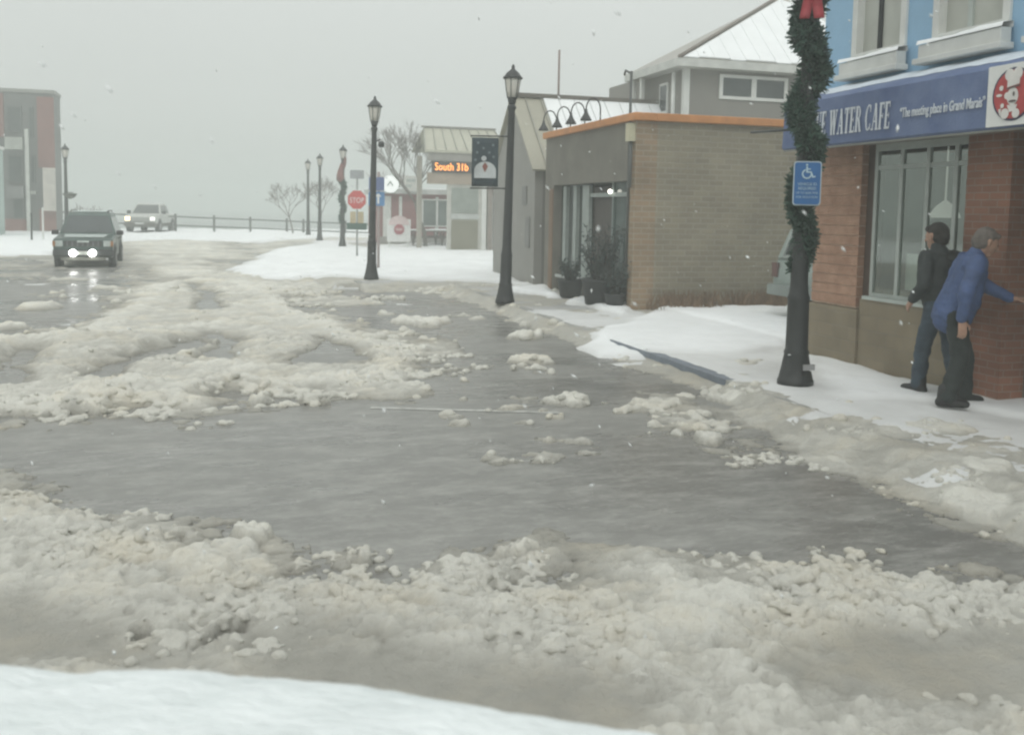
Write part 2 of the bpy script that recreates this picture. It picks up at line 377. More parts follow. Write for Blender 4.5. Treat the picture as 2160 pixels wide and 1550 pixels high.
def slush_field(x, y):
    z = base_z(x, y)
    dist = np.hypot(x, y); w = .16+dist*.012
    wx = x+(fbm(x*1.1, y*1.1, 3)-.5)*.5+(fbm(x*5, y*5, 4)-.5)*.16; wy = y+(fbm(x*1.1+40, y*1.1, 5)-.5)*.5+(fbm(x*5+11, y*5, 6)-.5)*.16
    n1 = fbm(x*.8, y*.8, 21); n2 = fbm(x*3.2, y*3.2, 22, 3)
    cov = np.zeros(x.shape); hgt = np.zeros(x.shape)
    def region(poly, ww, amp, cv=1.0, melt=.6):
        nonlocal cov, hgt
        sd = sdist(wx, wy, poly); c = sstep(-ww*.35, ww, sd)
        cov = np.maximum(cov, np.maximum(c*cv, .52*sstep(-melt, .05, sd))); hgt = np.maximum(hgt, c*amp)
    region(FG, .3, .045, .9, .55)
    region(RB, .6, .024, .52, .9)
    region(MI, .5, .045, .98, 1.2)
    region(FAR, 1.4, .03, .8)
    far = sstep(20, 34, y)*.46+sstep(46,60,y)*.3
    cov = np.maximum(cov, far*.95); hgt = np.maximum(hgt, far*.035)
    for cx, cy, cw, ch in CHUNKS:
        if cw == 0: continue
        p = ground_at(cx, cy); s = cw*math.hypot(*p)/F/2
        # long across the view, short along it
        u = (wx-p[0])*RT[0]+(wy-p[1])*RT[1]; v = -(wx-p[0])*RT[1]+(wy-p[1])*RT[0]
        c = np.clip(1.25-np.sqrt((u/s)**2+(v/(s*.75))**2), 0, 1)
        c = sstep(0, .55, c)
        cov = np.maximum(cov, c); hgt = np.maximum(hgt, c*(.03+.07*ch))
    # loose floes everywhere on the wet road
    fl = sstep(.69, .80, fbm(x*1.5, y*2.2, 51, 4))*(.35+.65*sstep(.45,.6,fbm(x*.25,y*.25,57,2)))*sstep(4.8,8,y)
    cov = np.maximum(cov, fl*.75); hgt = np.maximum(hgt, fl*.02)
    # worn through
    cut = np.zeros(x.shape)
    for t in TR: cut = np.maximum(cut, sstep(-.25, .3, sdist(wx, wy, t)))
    for t in HOLES: cut = np.maximum(cut, sstep(-.03, .03, sdist(wx, wy, t)))
    cov = cov*(1-.95*cut); hgt = hgt*(1-.9*cut)
    holes_ok = np.where(cov > .93, .4, 1.0)
    n4 = fbm(x*7.5, y*7.5, 23, 3)
    thr = (.55*sstep(.34,.62, n1)+.30*sstep(.3,.7,n2)+.22*n4)*holes_ok
    rbm = sstep(-.6, .2, sdist(wx, wy, RB))
    cov2 = cov-thr*.62-.16*rbm*sstep(.42,.6,fbm(x*2.1,y*3.1,25,3))
    sm = np.zeros(x.shape)
    for s_ in SMOOTH: sm = np.maximum(sm, sstep(-.15, .25, sdist(wx, wy, s_)))
    smf = sm.copy()
    # mid island is squashed flat by tyres inside, lumpy along its near edge
    mi = sdist(wx, wy, MI)
    sm = np.maximum(sm, sstep(.2, .9, mi)*sstep(9.3, 10.6, y+.8*(n1-.5))*.9)
    t = sstep(0, .5, cov2)
    a = 1-.75*sm
    k0 = sstep(.38,.64,fbm(x*.9+3,y*.9,61,3))          # where the bank is heaped higher
    pr = np.clip(cov2*1.5+.12*(cov > .2), 0, 1)*a
    C = np.zeros(x.shape)
    for sc_, seed, amp in ((.30,31,.05+.16*k0),(.17,32,.14+.22*k0),(.10,33,.36),(.058,34,.5),(.036,35,.5)):
        C = np.maximum(C, clods(x, y, sc_, seed, pr*(.55 if sc_ > .25 else .75))*amp*sc_)
        C = C+.3*clods(x, y, sc_*.5, seed+50, pr)*sc_*.45
    C = C*(1-.5*rbm)*np.where(z > .05, .6, 1.0)*(1-.85*smf)
    hs = (.35+.65*np.clip(hgt/.07, 0, 1.3))*.92
    h = t*(.010+.25*hgt*(.4+n2))+C*hs+.012*sm*t*fbm(x*4,y*4,71)+.006*t*(n4-.4)
    h = h*np.where(z > .05, .8, 1.0)
    h = h+(.028*sstep(.2,.9,sdist(wx,wy,FG))*sstep(.4,.65,n1))*t*(1-.7*sm)
    lp = ground_at(60, 1085); mp_ = ground_at(190, 735); mq_ = ground_at(330, 830)
    h = h+t*(1-cut)*(.13*np.exp(-(((x-mp_[0])/1.5)**2+((y-mp_[1])/1.1)**2))+.07*np.exp(-(((x-mq_[0])/1.6)**2+((y-mq_[1])/.6)**2)))*(.6+.8*n2)
    h = h+t*.06*np.exp(-(((x-lp[0])/.9)**2+((y-lp[1])/.55)**2))
    # slush has drifted up against the kerbs and hides them, save for the painted length
    ramp, free = kerb_ramp(x, y, n2)
    walk = (z > .05)*sstep(.44,.6,fbm(x*.9,y*1.4,93,4))*.010*(1-free)
    h = np.maximum(h, np.maximum(ramp, walk)); t = np.maximum(t, np.where(np.maximum(ramp, walk) > .002, .3, 0))
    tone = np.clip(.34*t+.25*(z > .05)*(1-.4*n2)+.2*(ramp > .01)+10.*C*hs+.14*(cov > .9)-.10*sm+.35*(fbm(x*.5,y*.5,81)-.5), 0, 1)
    return z+np.where(h > .004, h, -.03), tone

SN = [(pix([(470,566),(520,545),(600,522),(700,512),(780,524),(1075,520),(1120,560),(1110,604),(1000,596),(900,592),(700,586),(560,582)], .12), .5, .07),
      (pix([(1215,716),(1280,692),(1345,662),(1400,650),(1660,646),(1760,660),(1680,744),(1500,748),(1400,742),(1270,738)], .12), .3, .055),
      (pix([(1690,752),(1760,762),(1935,808),(2010,826),(2300,850),(2500,900),(2160,892),(2000,872),(1900,858),(1800,850),(1720,834),(1695,800)], .12), .3, .06),
      (pix([(-700,500),(100,488),(250,497),(245,520),(100,540),(-700,565)]), .9, .2),
      (pix([(205,494),(420,486),(640,500),(720,505),(560,515),(380,508),(250,512)]), 1.2, .22),
      (pix([(1125,602),(1160,600),(1200,628),(1150,628),(1080,612)], .12), .2, .08),
      (pix([(1200,640),(1240,628),(1345,652),(1300,668)], .12), .2, .06)]
def snow_field(x, y):
    z = base_z(x, y)
    wx = x+(fbm(x*.7, y*.7, 103)-.5)*.9; wy = y+(fbm(x*.7+40, y*.7, 105)-.5)*.9
    t = np.zeros(x.shape); h = np.zeros(x.shape)
    for poly, w, amp in SN:
        c = sstep(-w*.5, w, sdist(wx, wy, poly))
        t = np.maximum(t, c); h = np.maximum(h, c*amp)
    lot = sstep(0, 1.5, x-3.4)*sstep(26, 28, y)*sstep(.36,.56,fbm(x*.2,y*.45,107,3)+.0)
    lot = np.maximum(lot, sstep(64.5,66,y)); lot = np.maximum(lot, sstep(-8.5,-11,x)*sstep(36,40,y))
    t = np.maximum(t, lot); h = np.maximum(h, lot*.07)
    pav = .46*sstep(5.0,5.45,x)*sstep(16.5,15.8,y)*sstep(7.3,7.0,x)*sstep(3,4,y); t = np.maximum(t, pav); h = np.maximum(h, pav*.03)
    alley = sstep(7.3,7.6,x)*sstep(10.5,10.8,y)*sstep(15.95,15.6,y); t = np.maximum(t, alley); h = np.maximum(h, alley*.1)
    n = fbm(x*1.2, y*1.2, 111, 5)
    n_ = fbm(x*.9, y*2.4, 117, 4); t2 = sstep(.10, .6, t-.75*(n-.42)-.35*(n_-.45))
    z = z+kerb_ramp(x, y, fbm(x*3.2, y*3.2, 22, 3))[0]
    hh = t2*(.015+h*(.45+.75*n)+.012*fbm(x*6,y*6,113,3))
    tone = np.clip(.25+.9*t2*np.clip(h/.1,0,1), 0, 1)
    return z+np.where(t2 > .02, hh, -.03), tone

BANDS = [(-3.2,7.6,1.8,6.8,.0145,.0135),(-7,10.4,6.8,14,.028,.025),(-16,14,14,30,.07,.05),(-34,34,30,75.8,.2,.11)]
def sheet(name, fn, m, bands, label=None):
    V, T, Fc, base = [], [], [], 0
    for x0, x1, y0, y1, dx, dy in bands:
        nx, ny = int((x1-x0)/dx)+1, int((y1-y0)/dy)+2
        X, Y = np.meshgrid(x0+np.arange(nx)*dx, y0+np.arange(ny)*dy)
        Z, tn = fn(X.ravel(), Y.ravel())
        bz = base_z(X.ravel(), Y.ravel())
        keep = (Z-bz > -.01).reshape(ny, nx)
        kq = keep[:-1,:-1] | keep[1:,:-1] | keep[:-1,1:] | keep[1:,1:]
        idx = np.arange(nx*ny).reshape(ny, nx)
        fq = np.stack([idx[:-1,:-1][kq], idx[:-1,1:][kq], idx[1:,1:][kq], idx[1:,:-1][kq]], 1)
        used = np.zeros(nx*ny, bool); used[fq.ravel()] = True
        re = np.cumsum(used)-1
        V.append(np.stack([X.ravel()[used], Y.ravel()[used], Z[used]], 1)); T.append(tn[used]); Fc.append(re[fq]+base); base += used.sum()
    V = np.concatenate(V); T = np.concatenate(T); Fc = np.concatenate(Fc)
    me = bpy.data.meshes.new(name)
    me.vertices.add(len(V)); me.vertices.foreach_set('co', V.astype(np.float32).ravel())
    me.loops.add(Fc.size); me.loops.foreach_set('vertex_index', Fc.astype(np.int32).ravel())
    me.polygons.add(len(Fc)); me.polygons.foreach_set('loop_start', (np.arange(len(Fc))*4).astype(np.int32))
    me.polygons.foreach_set('loop_total', np.full(len(Fc), 4, np.int32)); me.polygons.foreach_set('use_smooth', np.ones(len(Fc), bool))
    at = me.attributes.new('tone', 'FLOAT', 'POINT'); at.data.foreach_set('value', T.astype(np.float32))
    me.materials.append(m); me.update(calc_edges=True); me.validate()
    o = bpy.data.objects.new(name, me); col.objects.link(o); tag(o, kind='stuff', label=label)
    return o
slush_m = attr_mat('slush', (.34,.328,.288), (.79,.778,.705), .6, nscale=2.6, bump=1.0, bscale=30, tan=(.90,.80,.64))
snow_m = attr_mat('snow', (.52,.52,.50), (.88,.9,.9), .75, nscale=1.1, bump=.25, bscale=7)
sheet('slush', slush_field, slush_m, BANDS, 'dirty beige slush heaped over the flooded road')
def loose_clods():
    """crumbled lumps lying on and along the slush"""
    V0 = []; import bmesh
    bm = bmesh.new(); bmesh.ops.create_icosphere(bm, subdivisions=2, radius=1.0)
    V0 = np.array([v.co[:] for v in bm.verts]); F0 = np.array([[v.index for v in f.verts] for f in bm.faces]); bm.free()
    parts = []
    for (x0, x1, y0, y1, n, r0, r1, vox) in ((-2.8,7.4,2.2,6.8,70000,.011,.034,.0115),(-6,10,6.8,12.5,52000,.02,.058,.02),(-12,9,12.5,22,16000,.035,.10,.036)):
        x = rng.uniform(x0, x1, n); y = rng.uniform(y0, y1, n)
        z, _ = slush_field(x, y); zl, _ = slush_field(x, y-.26); b = base_z(x, y)
        on = z-b > .004
        g = fbm(x*1.5, y*1.9, 301, 5); g2 = fbm(x*6, y*6, 303, 2)
        sm = np.zeros(n)
        for s_ in SMOOTH: sm = np.maximum(sm, sstep(-.1, .2, sdist(x, y, s_)))
        mi = sdist(x, y, MI); sm = np.maximum(sm, sstep(.25, .8, mi)*sstep(9.4, 10.6, y)*.86)
        cut = np.zeros(n)
        for t_ in TR: cut = np.maximum(cut, sstep(-.2, .1, sdist(x, y, t_)))
        edge = on & (zl-b < .0)                      # a near edge, where lumps show their dark undersides
        pr = on*sstep(.54, .64, g)*(.4+.7*sstep(.4,.6,g2))*.6+edge*(.12+.55*(g2 > .52))*sstep(.40,.55,g)
        pr = pr*(1-sm*.97)*(1-cut)*np.where(b > .05, .12, 1.0)
        k = rng.random(n) < pr
        rr = r0+(r1-r0)*rng.random(k.sum())**2.6
        P = np.stack([x[k], y[k], np.maximum(z[k], b[k])+rr*(.5*rng.random(k.sum())-.37), rr], 1)
        n = len(P); m = len(V0)
        sc3 = (.85+.35*rng.random((n,1,3)))*np.array([1.1,1.0,.9])
        W = V0[None]*sc3
        a = rng.random(n)*6.28; ca, sa = np.cos(a)[:,None], np.sin(a)[:,None]
        X = W[:,:,0]*ca-W[:,:,1]*sa; Y = W[:,:,0]*sa+W[:,:,1]*ca
        V = np.stack([X*P[:,3:4]+P[:,0:1], Y*P[:,3:4]+P[:,1:2], W[:,:,2]*P[:,3:4]+P[:,2:3]], 2).reshape(-1,3)
        Fc = (F0[None]+(np.arange(n)*m)[:,None,None]).reshape(-1,3)
        me = bpy.data.meshes.new('tmp')
        me.vertices.add(len(V)); me.vertices.foreach_set('co', V.astype(np.float32).ravel())
        me.loops.add(Fc.size); me.loops.foreach_set('vertex_index', Fc.astype(np.int32).ravel())
        me.polygons.add(len(Fc)); me.polygons.foreach_set('loop_start', (np.arange(len(Fc))*3).astype(np.int32))
        me.polygons.foreach_set('loop_total', np.full(len(Fc), 3, np.int32)); me.update(calc_edges=True)
        o = bpy.data.objects.new('tmp', me); col.objects.link(o)
        r = o.modifiers.new('r', 'REMESH'); r.mode = 'VOXEL'; r.voxel_size = vox; r.use_smooth_shade = True
        q = o.modifiers.new('s', 'SMOOTH'); q.iterations = 2; q.factor = .5
        bpy.context.view_layer.update()
        nm = bpy.data.meshes.new_from_object(o.evaluated_get(bpy.context.evaluated_depsgraph_get()))
        bpy.data.objects.remove(o); bpy.data.meshes.remove(me)
        co = np.empty(len(nm.vertices)*3, np.float32); nm.vertices.foreach_get('co', co)
        fc = np.empty(len(nm.polygons)*4, np.int32)
        assert len(nm.loops) == len(fc); nm.loops.foreach_get('vertex_index', fc)
        parts.append((co.reshape(-1,3), fc.reshape(-1,4))); bpy.data.meshes.remove(nm)
    base = 0; VV, FF = [], []
    for v, f in parts: VV.append(v); FF.append(f+base); base += len(v)
    V, Fc = np.concatenate(VV), np.concatenate(FF)
    me = bpy.data.meshes.new('slush_lumps')
    me.vertices.add(len(V)); me.vertices.foreach_set('co', V.astype(np.float32).ravel())
    me.loops.add(Fc.size); me.loops.foreach_set('vertex_index', Fc.astype(np.int32).ravel())
    me.polygons.add(len(Fc)); me.polygons.foreach_set('loop_start', (np.arange(len(Fc))*4).astype(np.int32))
    me.polygons.foreach_set('loop_total', np.full(len(Fc), 4, np.int32)); me.polygons.foreach_set('use_smooth', np.ones(len(Fc), bool))
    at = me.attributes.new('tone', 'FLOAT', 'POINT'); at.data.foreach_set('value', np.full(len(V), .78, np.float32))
    me.materials.append(slush_m); me.update(calc_edges=True)
    o = bpy.data.objects.new('slush_lumps', me); col.objects.link(o); tag(o, kind='stuff', label='crumbled lumps of dirty slush along the road')
    print('clod faces', len(Fc))
loose_clods()
sheet('snow', snow_field, snow_m, [(4.6,8.5,3.0,6.8,.03,.03),(4.6,13.9,6.8,16,.04,.035),(-16,14,16,30,.1,.06),(-34,34,30,75.8,.25,.12)], 'clean white drifted snow on pavements and open lot')

# ---------------------------------------------------------------- text helpers
def text_mesh(name, body, m, parent, origin, ux, uy, size, xs=1.0, ext=.004, align='LEFT', space=1.0):
    """flat lettering: origin, unit vectors along the line and up the letters (parent-local)"""
    cu = bpy.data.curves.new('lettering', 'FONT'); cu.body = body; cu.size = size; cu.extrude = ext; cu.align_x = align; cu.space_character = space
    cu.resolution_u = 3; cu.offset = .012*size*(1 if 'meeting' in body else 0)
    t = bpy.data.objects.new('lettering_tmp', cu); col.objects.link(t)
    bpy.context.view_layer.update()
    me = bpy.data.meshes.new_from_object(t.evaluated_get(bpy.context.evaluated_depsgraph_get()))
    bpy.data.objects.remove(t); bpy.data.curves.remove(cu)
    ux, uy = Vector(ux).normalized(), Vector(uy).normalized(); uz = ux.cross(uy)
    M = Matrix((( ux.x*xs, uy.x, uz.x, origin[0]), (ux.y*xs, uy.y, uz.y, origin[1]), (ux.z*xs, uy.z, uz.z, origin[2]), (0,0,0,1)))
    me.transform(M); me.materials.clear(); me.materials.append(m)
    o = bpy.data.objects.new(name, me); col.objects.link(o); o.parent = parent
    return o

# serif capitals in a unit-high box: list of (width, polygons)
def _bar(x0, y0, x1, y1): return [(x0,y0),(x1,y0),(x1,y1),(x0,y1)]
def _line(xa, ya, xb, yb, w): return [(xa-w/2,ya),(xa+w/2,ya),(xb+w/2,yb),(xb-w/2,yb)]
def _arc(cx, cy, rx, ry, a0, a1, w0, w1, n=8):
    out = []
    for i in range(n):
        q = []
        for k, s in ((i,0),(i+1,0),(i+1,1),(i,1)):
            t = R(a0+(a1-a0)*k/n); th = w0+(w1-w0)*abs(math.cos(t)); f = s
            q.append((cx+(rx-f*th)*math.cos(t), cy+(ry-f*min(th,.06))*math.sin(t)))
        out.append(q)
    return out
TK, TN, SF = .2, .085, .07
def stem_(x): return [_bar(x-TK/2,0,x+TK/2,1), _bar(x-TK/2-.06,0,x+TK/2+.06,SF), _bar(x-TK/2-.06,1-SF,x+TK/2+.06,1)]
LET = {
 'B': (.68, stem_(.16)+_arc(.26,.75,.32,.25,-90,90,.06,.13)+_arc(.26,.26,.38,.26,-90,90,.06,.15)+[_bar(.2,.94,.3,1),_bar(.2,.47,.3,.53),_bar(.2,0,.3,.06)]),
 'L': (.62, stem_(.16)+[_bar(.2,0,.58,TN),_bar(.53,0,.58,.25)]),
 'U': (.78, [_bar(.1,.3,.1+TK,1),_bar(.02,1-SF,.35,1),_bar(.6,.3,.66,1),_bar(.5,1-SF,.76,1)]+_arc(.38,.3,.28,.3,180,360,.06,.12)),
 'E': (.64, stem_(.16)+[_bar(.2,0,.58,TN),_bar(.2,1-TN,.56,1),_bar(.2,.47,.46,.53),_bar(.53,0,.58,.25),_bar(.51,.78,.56,1),_bar(.42,.4,.46,.6)]),
 'W': (1.06, [_line(.36,0,.14,1,TK),_line(.36,0,.55,1,.07),_line(.74,0,.55,1,TK),_line(.74,0,.93,1,.07),_bar(0,1-SF,.3,1),_bar(.42,1-SF,.68,1),_bar(.82,1-SF,1.04,1)]),
 'A': (.82, [_line(.14,0,.4,1,.07),_line(.66,0,.4,1,TK),_bar(.24,.3,.58,.36),_bar(0,0,.27,SF),_bar(.5,0,.82,SF)]),
 'T': (.7, [_bar(.35-TK/2,0,.35+TK/2,1),_bar(.35-TK/2-.06,0,.35+TK/2+.06,SF),_bar(.02,1-TN,.68,1),_bar(.02,.76,.07,1),_bar(.63,.76,.68,1)]),
 'R': (.76, stem_(.16)+_arc(.26,.74,.34,.26,-90,90,.06,.14)+[_bar(.2,.94,.3,1),_bar(.2,.48,.3,.54),_line(.64,0,.4,.5,TK),_bar(.58,0,.76,SF)]),
 'C': (.74, _arc(.4,.5,.36,.5,50,310,.06,.17,14)+[_bar(.6,.7,.66,.96),_bar(.6,.04,.66,.28)]),
 'F': (.6, stem_(.16)+[_bar(.2,1-TN,.56,1),_bar(.2,.47,.46,.53),_bar(.51,.76,.56,1),_bar(.42,.4,.46,.6)]),
 ' ': (.32, [])}
def serif_line(name, body, m, parent, origin, ux, uy, height, total, off=.004):
    ux, uy = Vector(ux).normalized(), Vector(uy).normalized(); uz = ux.cross(uy)
    W = sum(LET[c][0]+.06 for c in body); k = total/W; x = 0; mb = MB(); o = Vector(origin); j = 0
    for c in body:
        w, polys = LET[c]
        for p in polys:
            j += 1
            mb.prism(p, lambda a, b, d: o+ux*((x+a)*k)+uy*(b*height)+uz*(d+(j%7)*.0004), 0, off)
        x += w+.06
    return mb.build(name, m, parent, local=True, fix=True)

# ---------------------------------------------------------------- street lamps
def make_lamp():
    t = thing('street_lamp', (0,0,0), 'x', 'street lamp', 'black lantern street lamps along the street')
    pole = [(.185,0),(.185,.07),(.175,.09),(.15,.2),(.125,.34),(.13,.37),(.115,.4),(.108,.9),(.115,.93),(.098,.98),(.088,1.1),(.076,2.4),(.062,3.66),(.085,3.7),(.085,3.74),(.055,3.77)]
    MB().lathe(pole, 16).build('pole', black_iron, t, local=True)
    MB().lathe([(.055,3.77),(.07,3.8),(.085,3.86),(.09,3.9)], 16).build('lantern_cup', black_iron, t, local=True)
    MB().lathe([(.08,3.9),(.11,4.02),(.14,4.2),(.145,4.25)], 16).build('lantern_glass', lamp_glass, t, local=True)
    MB().cyl((0,0,3.9),(0,0,4.16),.03,8)
    c = MB()
    for k in range(6):
        a = 2*math.pi*k/6
        c.tube([(.093*math.cos(a),.093*math.sin(a),3.88),(.12*math.cos(a),.12*math.sin(a),4.02),(.155*math.cos(a),.155*math.sin(a),4.26)], .008, 5)
    c.build('lantern_cage', black_iron, t, local=True)
    MB().lathe([(.185,4.25),(.19,4.27),(.15,4.31),(.12,4.36),(.06,4.41),(.03,4.44),(.035,4.47),(.012,4.52)], 16).build('lantern_cap', black_iron, t, local=True)
    return t
lamp0 = make_lamp()
lamps = [((5.66,8.52,.12), 'black street lamp wrapped in green garland with the blue wheelchair sign, beside the cafe', (0,0,0)),
         ((5.08,17.4,.12), 'black street lamp carrying a dark banner in front of the brick shop', (R(-.3),R(1.2),0)),
         ((3.41,23.6,.12), 'bare black street lamp on the snowy corner beside the stop sign', (0,R(.9),0)),
         ((4.83,42.3,.12), 'far street lamp wrapped in garland with a dull red ribbon, left of the stop sign', (0,R(.3),0)),
         ((4.51,49.7,.12), 'plain far street lamp, right one of the pair in front of bare trees', (0,R(.2),0)),
         ((4.41,55.7,.12), 'plain farthest street lamp, left one of the pair in front of bare trees', (0,R(-.2),0)),
         ((-7.0,47.0,.02), 'street lamp with a hanging basket at the red three storey building', (0,0,0))]
LAMPS = []
for i, (loc, lab, rot) in enumerate(lamps):
    o = lamp0 if i == 0 else copy_tree(lamp0)
    o.location = loc; o.rotation_euler = rot; o['label'] = lab; LAMPS.append(o)
LAMPS[0].rotation_euler = (0, R(-.2), 0)
MB().tube([(0,0,2.66),(0,1.06,2.7)], .013, 6).build('banner_arm', black_iron, LAMPS[0], local=True)
MB().box(-.03,.1,-.19,-.17,.2,.26).build('access_plate', mat('plate_grey', (.3,.3,.3), .5), LAMPS[0], local=True)
# small flood light on the corner lamp
MB().tube([(.05,-.02,3.42),(.14,-.04,3.46)], .02, 6).lathe([(.03,3.42),(.075,3.38),(.08,3.30),(.04,3.27)], 10, (.17,-.05,0)).build('flood_light', black_iron, LAMPS[2], local=True)
MB().lathe([(.03,2.05),(.2,2.12),(.3,2.26),(.28,2.3),(.02,2.31)], 12, (.16,0,0)).tube([(0,0,2.34),(.3,0,2.34)], .015, 6).build('hanging_basket', mat('basket', (.06,.065,.05), .9, .4, 12), LAMPS[6], local=True)

# banner on the second lamp
def banner():
    t = thing('street_banner', (5.08,17.4,.12), 'dark slate banner with a white dome and falling snow dots, hung on the second lamp', 'banner')
    ux, uy = Vector((-.96,.29,0)), Vector((0,0,1)); n = Vector((-.29,-.96,0))
    b = Vector((0,0,2.22))
    def pt(u, v, d=0): return b+ux*u+uy*v+n*d
    q = MB()
    rows, cols = 8, 5
    vs = [pt(.17+.5*i/cols, .92*j/rows, .02*math.sin(i*1.1+j*.5)) for j in range(rows+1) for i in range(cols+1)]
    fs = [(j*(cols+1)+i, j*(cols+1)+i+1, (j+1)*(cols+1)+i+1, (j+1)*(cols+1)+i) for j in range(rows) for i in range(cols)]
    q.add(vs, fs, True)
    cl = q.build('cloth', mat('banner_cloth', (.028,.048,.06), .8, .2, 5), t, local=True)
    m = cl.modifiers.new('solid', 'SOLIDIFY'); m.thickness = .004; m.offset = 0
    def shape(name, poly, m, d): MB().prism(poly, lambda a, c, e: pt(a, c, e), d, d+.004).build(name, m, t, local=True, fix=True)
    dome = [(.21,.16),(.62,.16)]+[(.415+.205*math.cos(R(a)), .3+.17*math.sin(R(a))) for a in range(0,181,15)]
    shape('white_dome', dome, mat('banner_white', (.5,.53,.53), .8), .03)
    shape('tassel', [(.44+.05*math.cos(R(a)), .53+.05*math.sin(R(a))) for a in range(0,360,30)], MATS['banner_white'], .03)
    shape('red_patch', [(.36,.38),(.42,.27),(.47,.38),(.42,.46)], mat('banner_red', (.25,.09,.07), .8), .036)
    dots = MB()
    for u, v in ((.27,.78),(.45,.72),(.57,.64),(.34,.64),(.55,.82),(.6,.5),(.26,.56)):
        dots.prism([(u+.025*math.cos(R(a)), v+.025*math.sin(R(a))) for a in range(0,360,45)], lambda a, c, e: pt(a, c, e), .03, .034)
    dots.build('snow_dots', mat('banner_dot', (.16,.2,.21), .8), t, local=True, fix=True)
    MB().tube([pt(0,.95),pt(.7,.95)], .014, 6).build('top_arm', black_iron, t, local=True)
    MB().tube([pt(0,-.03),pt(.7,-.03)], .014, 6).build('bottom_arm', black_iron, t, local=True)
banner()

# garlands
green_m = mat('garland_needles', (.04,.085,.06), .75, .55, 7)
core_m = mat('garland_core', (.016,.035,.025), .9, .3)
ribbon_m = mat('red_ribbon', (.34,.035,.045), .6, .25, 6)
def garland(loc, n, label, z0, z1, rsc=1.0, ribbon=None, drop=.0, ph=0.0):
    t = thing('garland', loc, label, 'garland', 'garlands wound round lamp posts')
    def path(z):
        a = -2*math.pi*(z-1.9)/.87+math.pi+ph; k = .04+.03*min(1, max(0, (z-1.3)/1.2))
        return Vector((k*math.cos(a)*1.0, k*math.sin(a), z))
    pts = [path(z0+(z1-z0)*i/60) for i in range(61)]
    def rad(z): return rsc*(.085+.045*min(1, max(0, (z-1.35)/2.0)))*(.85+.3*math.sin(z*9.0+1)**2)
    MB().tube(pts, [rad(p.z)*.55 for p in pts], 10).build('stem', core_m, t, local=True)
    g = MB()
    for i in range(n):
        z = z0+(z1-z0)*random.random(); p = path(z); r = rad(z)
        d = Vector((random.gauss(0,1), random.gauss(0,1), random.gauss(0,.7))).normalized()
        q = p+d*r*(.35+.75*random.random()**.7); L = (.035+.045*random.random())*(1 if n > 3000 else 1.6); w = (.006+.008*random.random())*(1 if n > 3000 else 2.0)
        e = (d+Vector((random.gauss(0,.6), random.gauss(0,.6), random.gauss(0,.6)))).normalized(); s = e.orthogonal().normalized()
        s = (Matrix.Rotation(random.random()*6.28, 3, e) @ s)*w
        g.add([q-s, q+s, q+s*.5+e*L, q-s*.5+e*L], [(0,1,2,3)])
    g.build('greens', green_m, t, local=True)
    return t
gN = garland((5.66,8.52,.12), 15000, 'thick green garland with a red bow wound round the lamp beside the cafe', 1.22, 4.15)
def bow(parent, z, sx=1.0, tail=.4):
    b = MB(); f = Vector((-.53,-.85,0)); s = Vector((.85,-.53,0)); c = f*.2+Vector((0,0,z))
    def strip(p, w, up): 
        n = len(p); vs = []
        for k, q in enumerate(p): vs += [q-up*w, q+up*w]
        b.add(vs, [(2*k,2*k+1,2*k+3,2*k+2) for k in range(n-1)], True)
    for sg in (-1, 1):
        loop = [c+s*sg*(.17*math.sin(math.pi*k/10)*1.3)+f*.07*math.sin(2*math.pi*k/10)+Vector((0,0,.06*math.sin(math.pi*k/10))) for k in range(11)]
        strip(loop, .045*sx, Vector((0,0,1)))
        tl = [c+s*sg*(.02+.05*k/6)+f*(.015*math.sin(k*1.3))-Vector((0,0,tail*k/6)) for k in range(7)]
        strip(tl, .05*sx, s)
    o = b.build('bow', ribbon_m, parent, local=True)
    m = o.modifiers.new('solid', 'SOLIDIFY'); m.thickness = .006
    return o
bow(gN, 4.02, 1.0, .3)
gC = garland((4.83,42.3,.12), 1800, 'thin far garland with a dull red ribbon on the lamp left of the stop sign', 1.1, 3.1, .85, ph=2.0)
rb = MB()
pr = [Vector((.10*math.cos(k*.5), .10*math.sin(k*.5)-.05, 4.0-.14*k)) for k in range(9)]
rb.tube(pr, [.05,.09,.12,.13,.13,.15,.17,.19,.05], 8).build('ribbon', mat('dull_ribbon', (.2,.085,.075), .8, .35, 6), gC, local=True)

# ---------------------------------------------------------------- signs
def octagon(r): return [(r*math.cos(R(22.5+45*k)), r*math.sin(R(22.5+45*k))) for k in range(8)]
def plate(name, poly, m, parent, o, ux, d0=0.0, d1=.006, label=None):
    ux = Vector(ux).normalized(); uy = Vector((0,0,1)); n = ux.cross(uy)
    ob = MB().prism(poly, lambda a, b, d: Vector(o)+ux*a+uy*b+n*d, d0, d1).build(name, m, parent, local=True, fix=True)
    if label: ob['label'] = label
    return ob
def rrect(w, h, r=.03):
    p = []
    for cx, cy, a0 in ((w/2-r,h/2-r,0),(-w/2+r,h/2-r,90),(-w/2+r,-h/2+r,180),(w/2-r,-h/2+r,270)):
        for k in range(4): p.append((cx+r*math.cos(R(a0+30*k)), cy+r*math.sin(R(a0+30*k))))
    return p
VX = (.94,-.34,0)     # along sign faces that look back down the street
sign_red = mat('sign_red', (.5,.075,.07), .45, .12, 4)
sign_blue = mat('sign_blue', (.02,.12,.32), .4, .12, 4)
galv = mat('galvanised', (.33,.34,.33), .5, .15, 8)
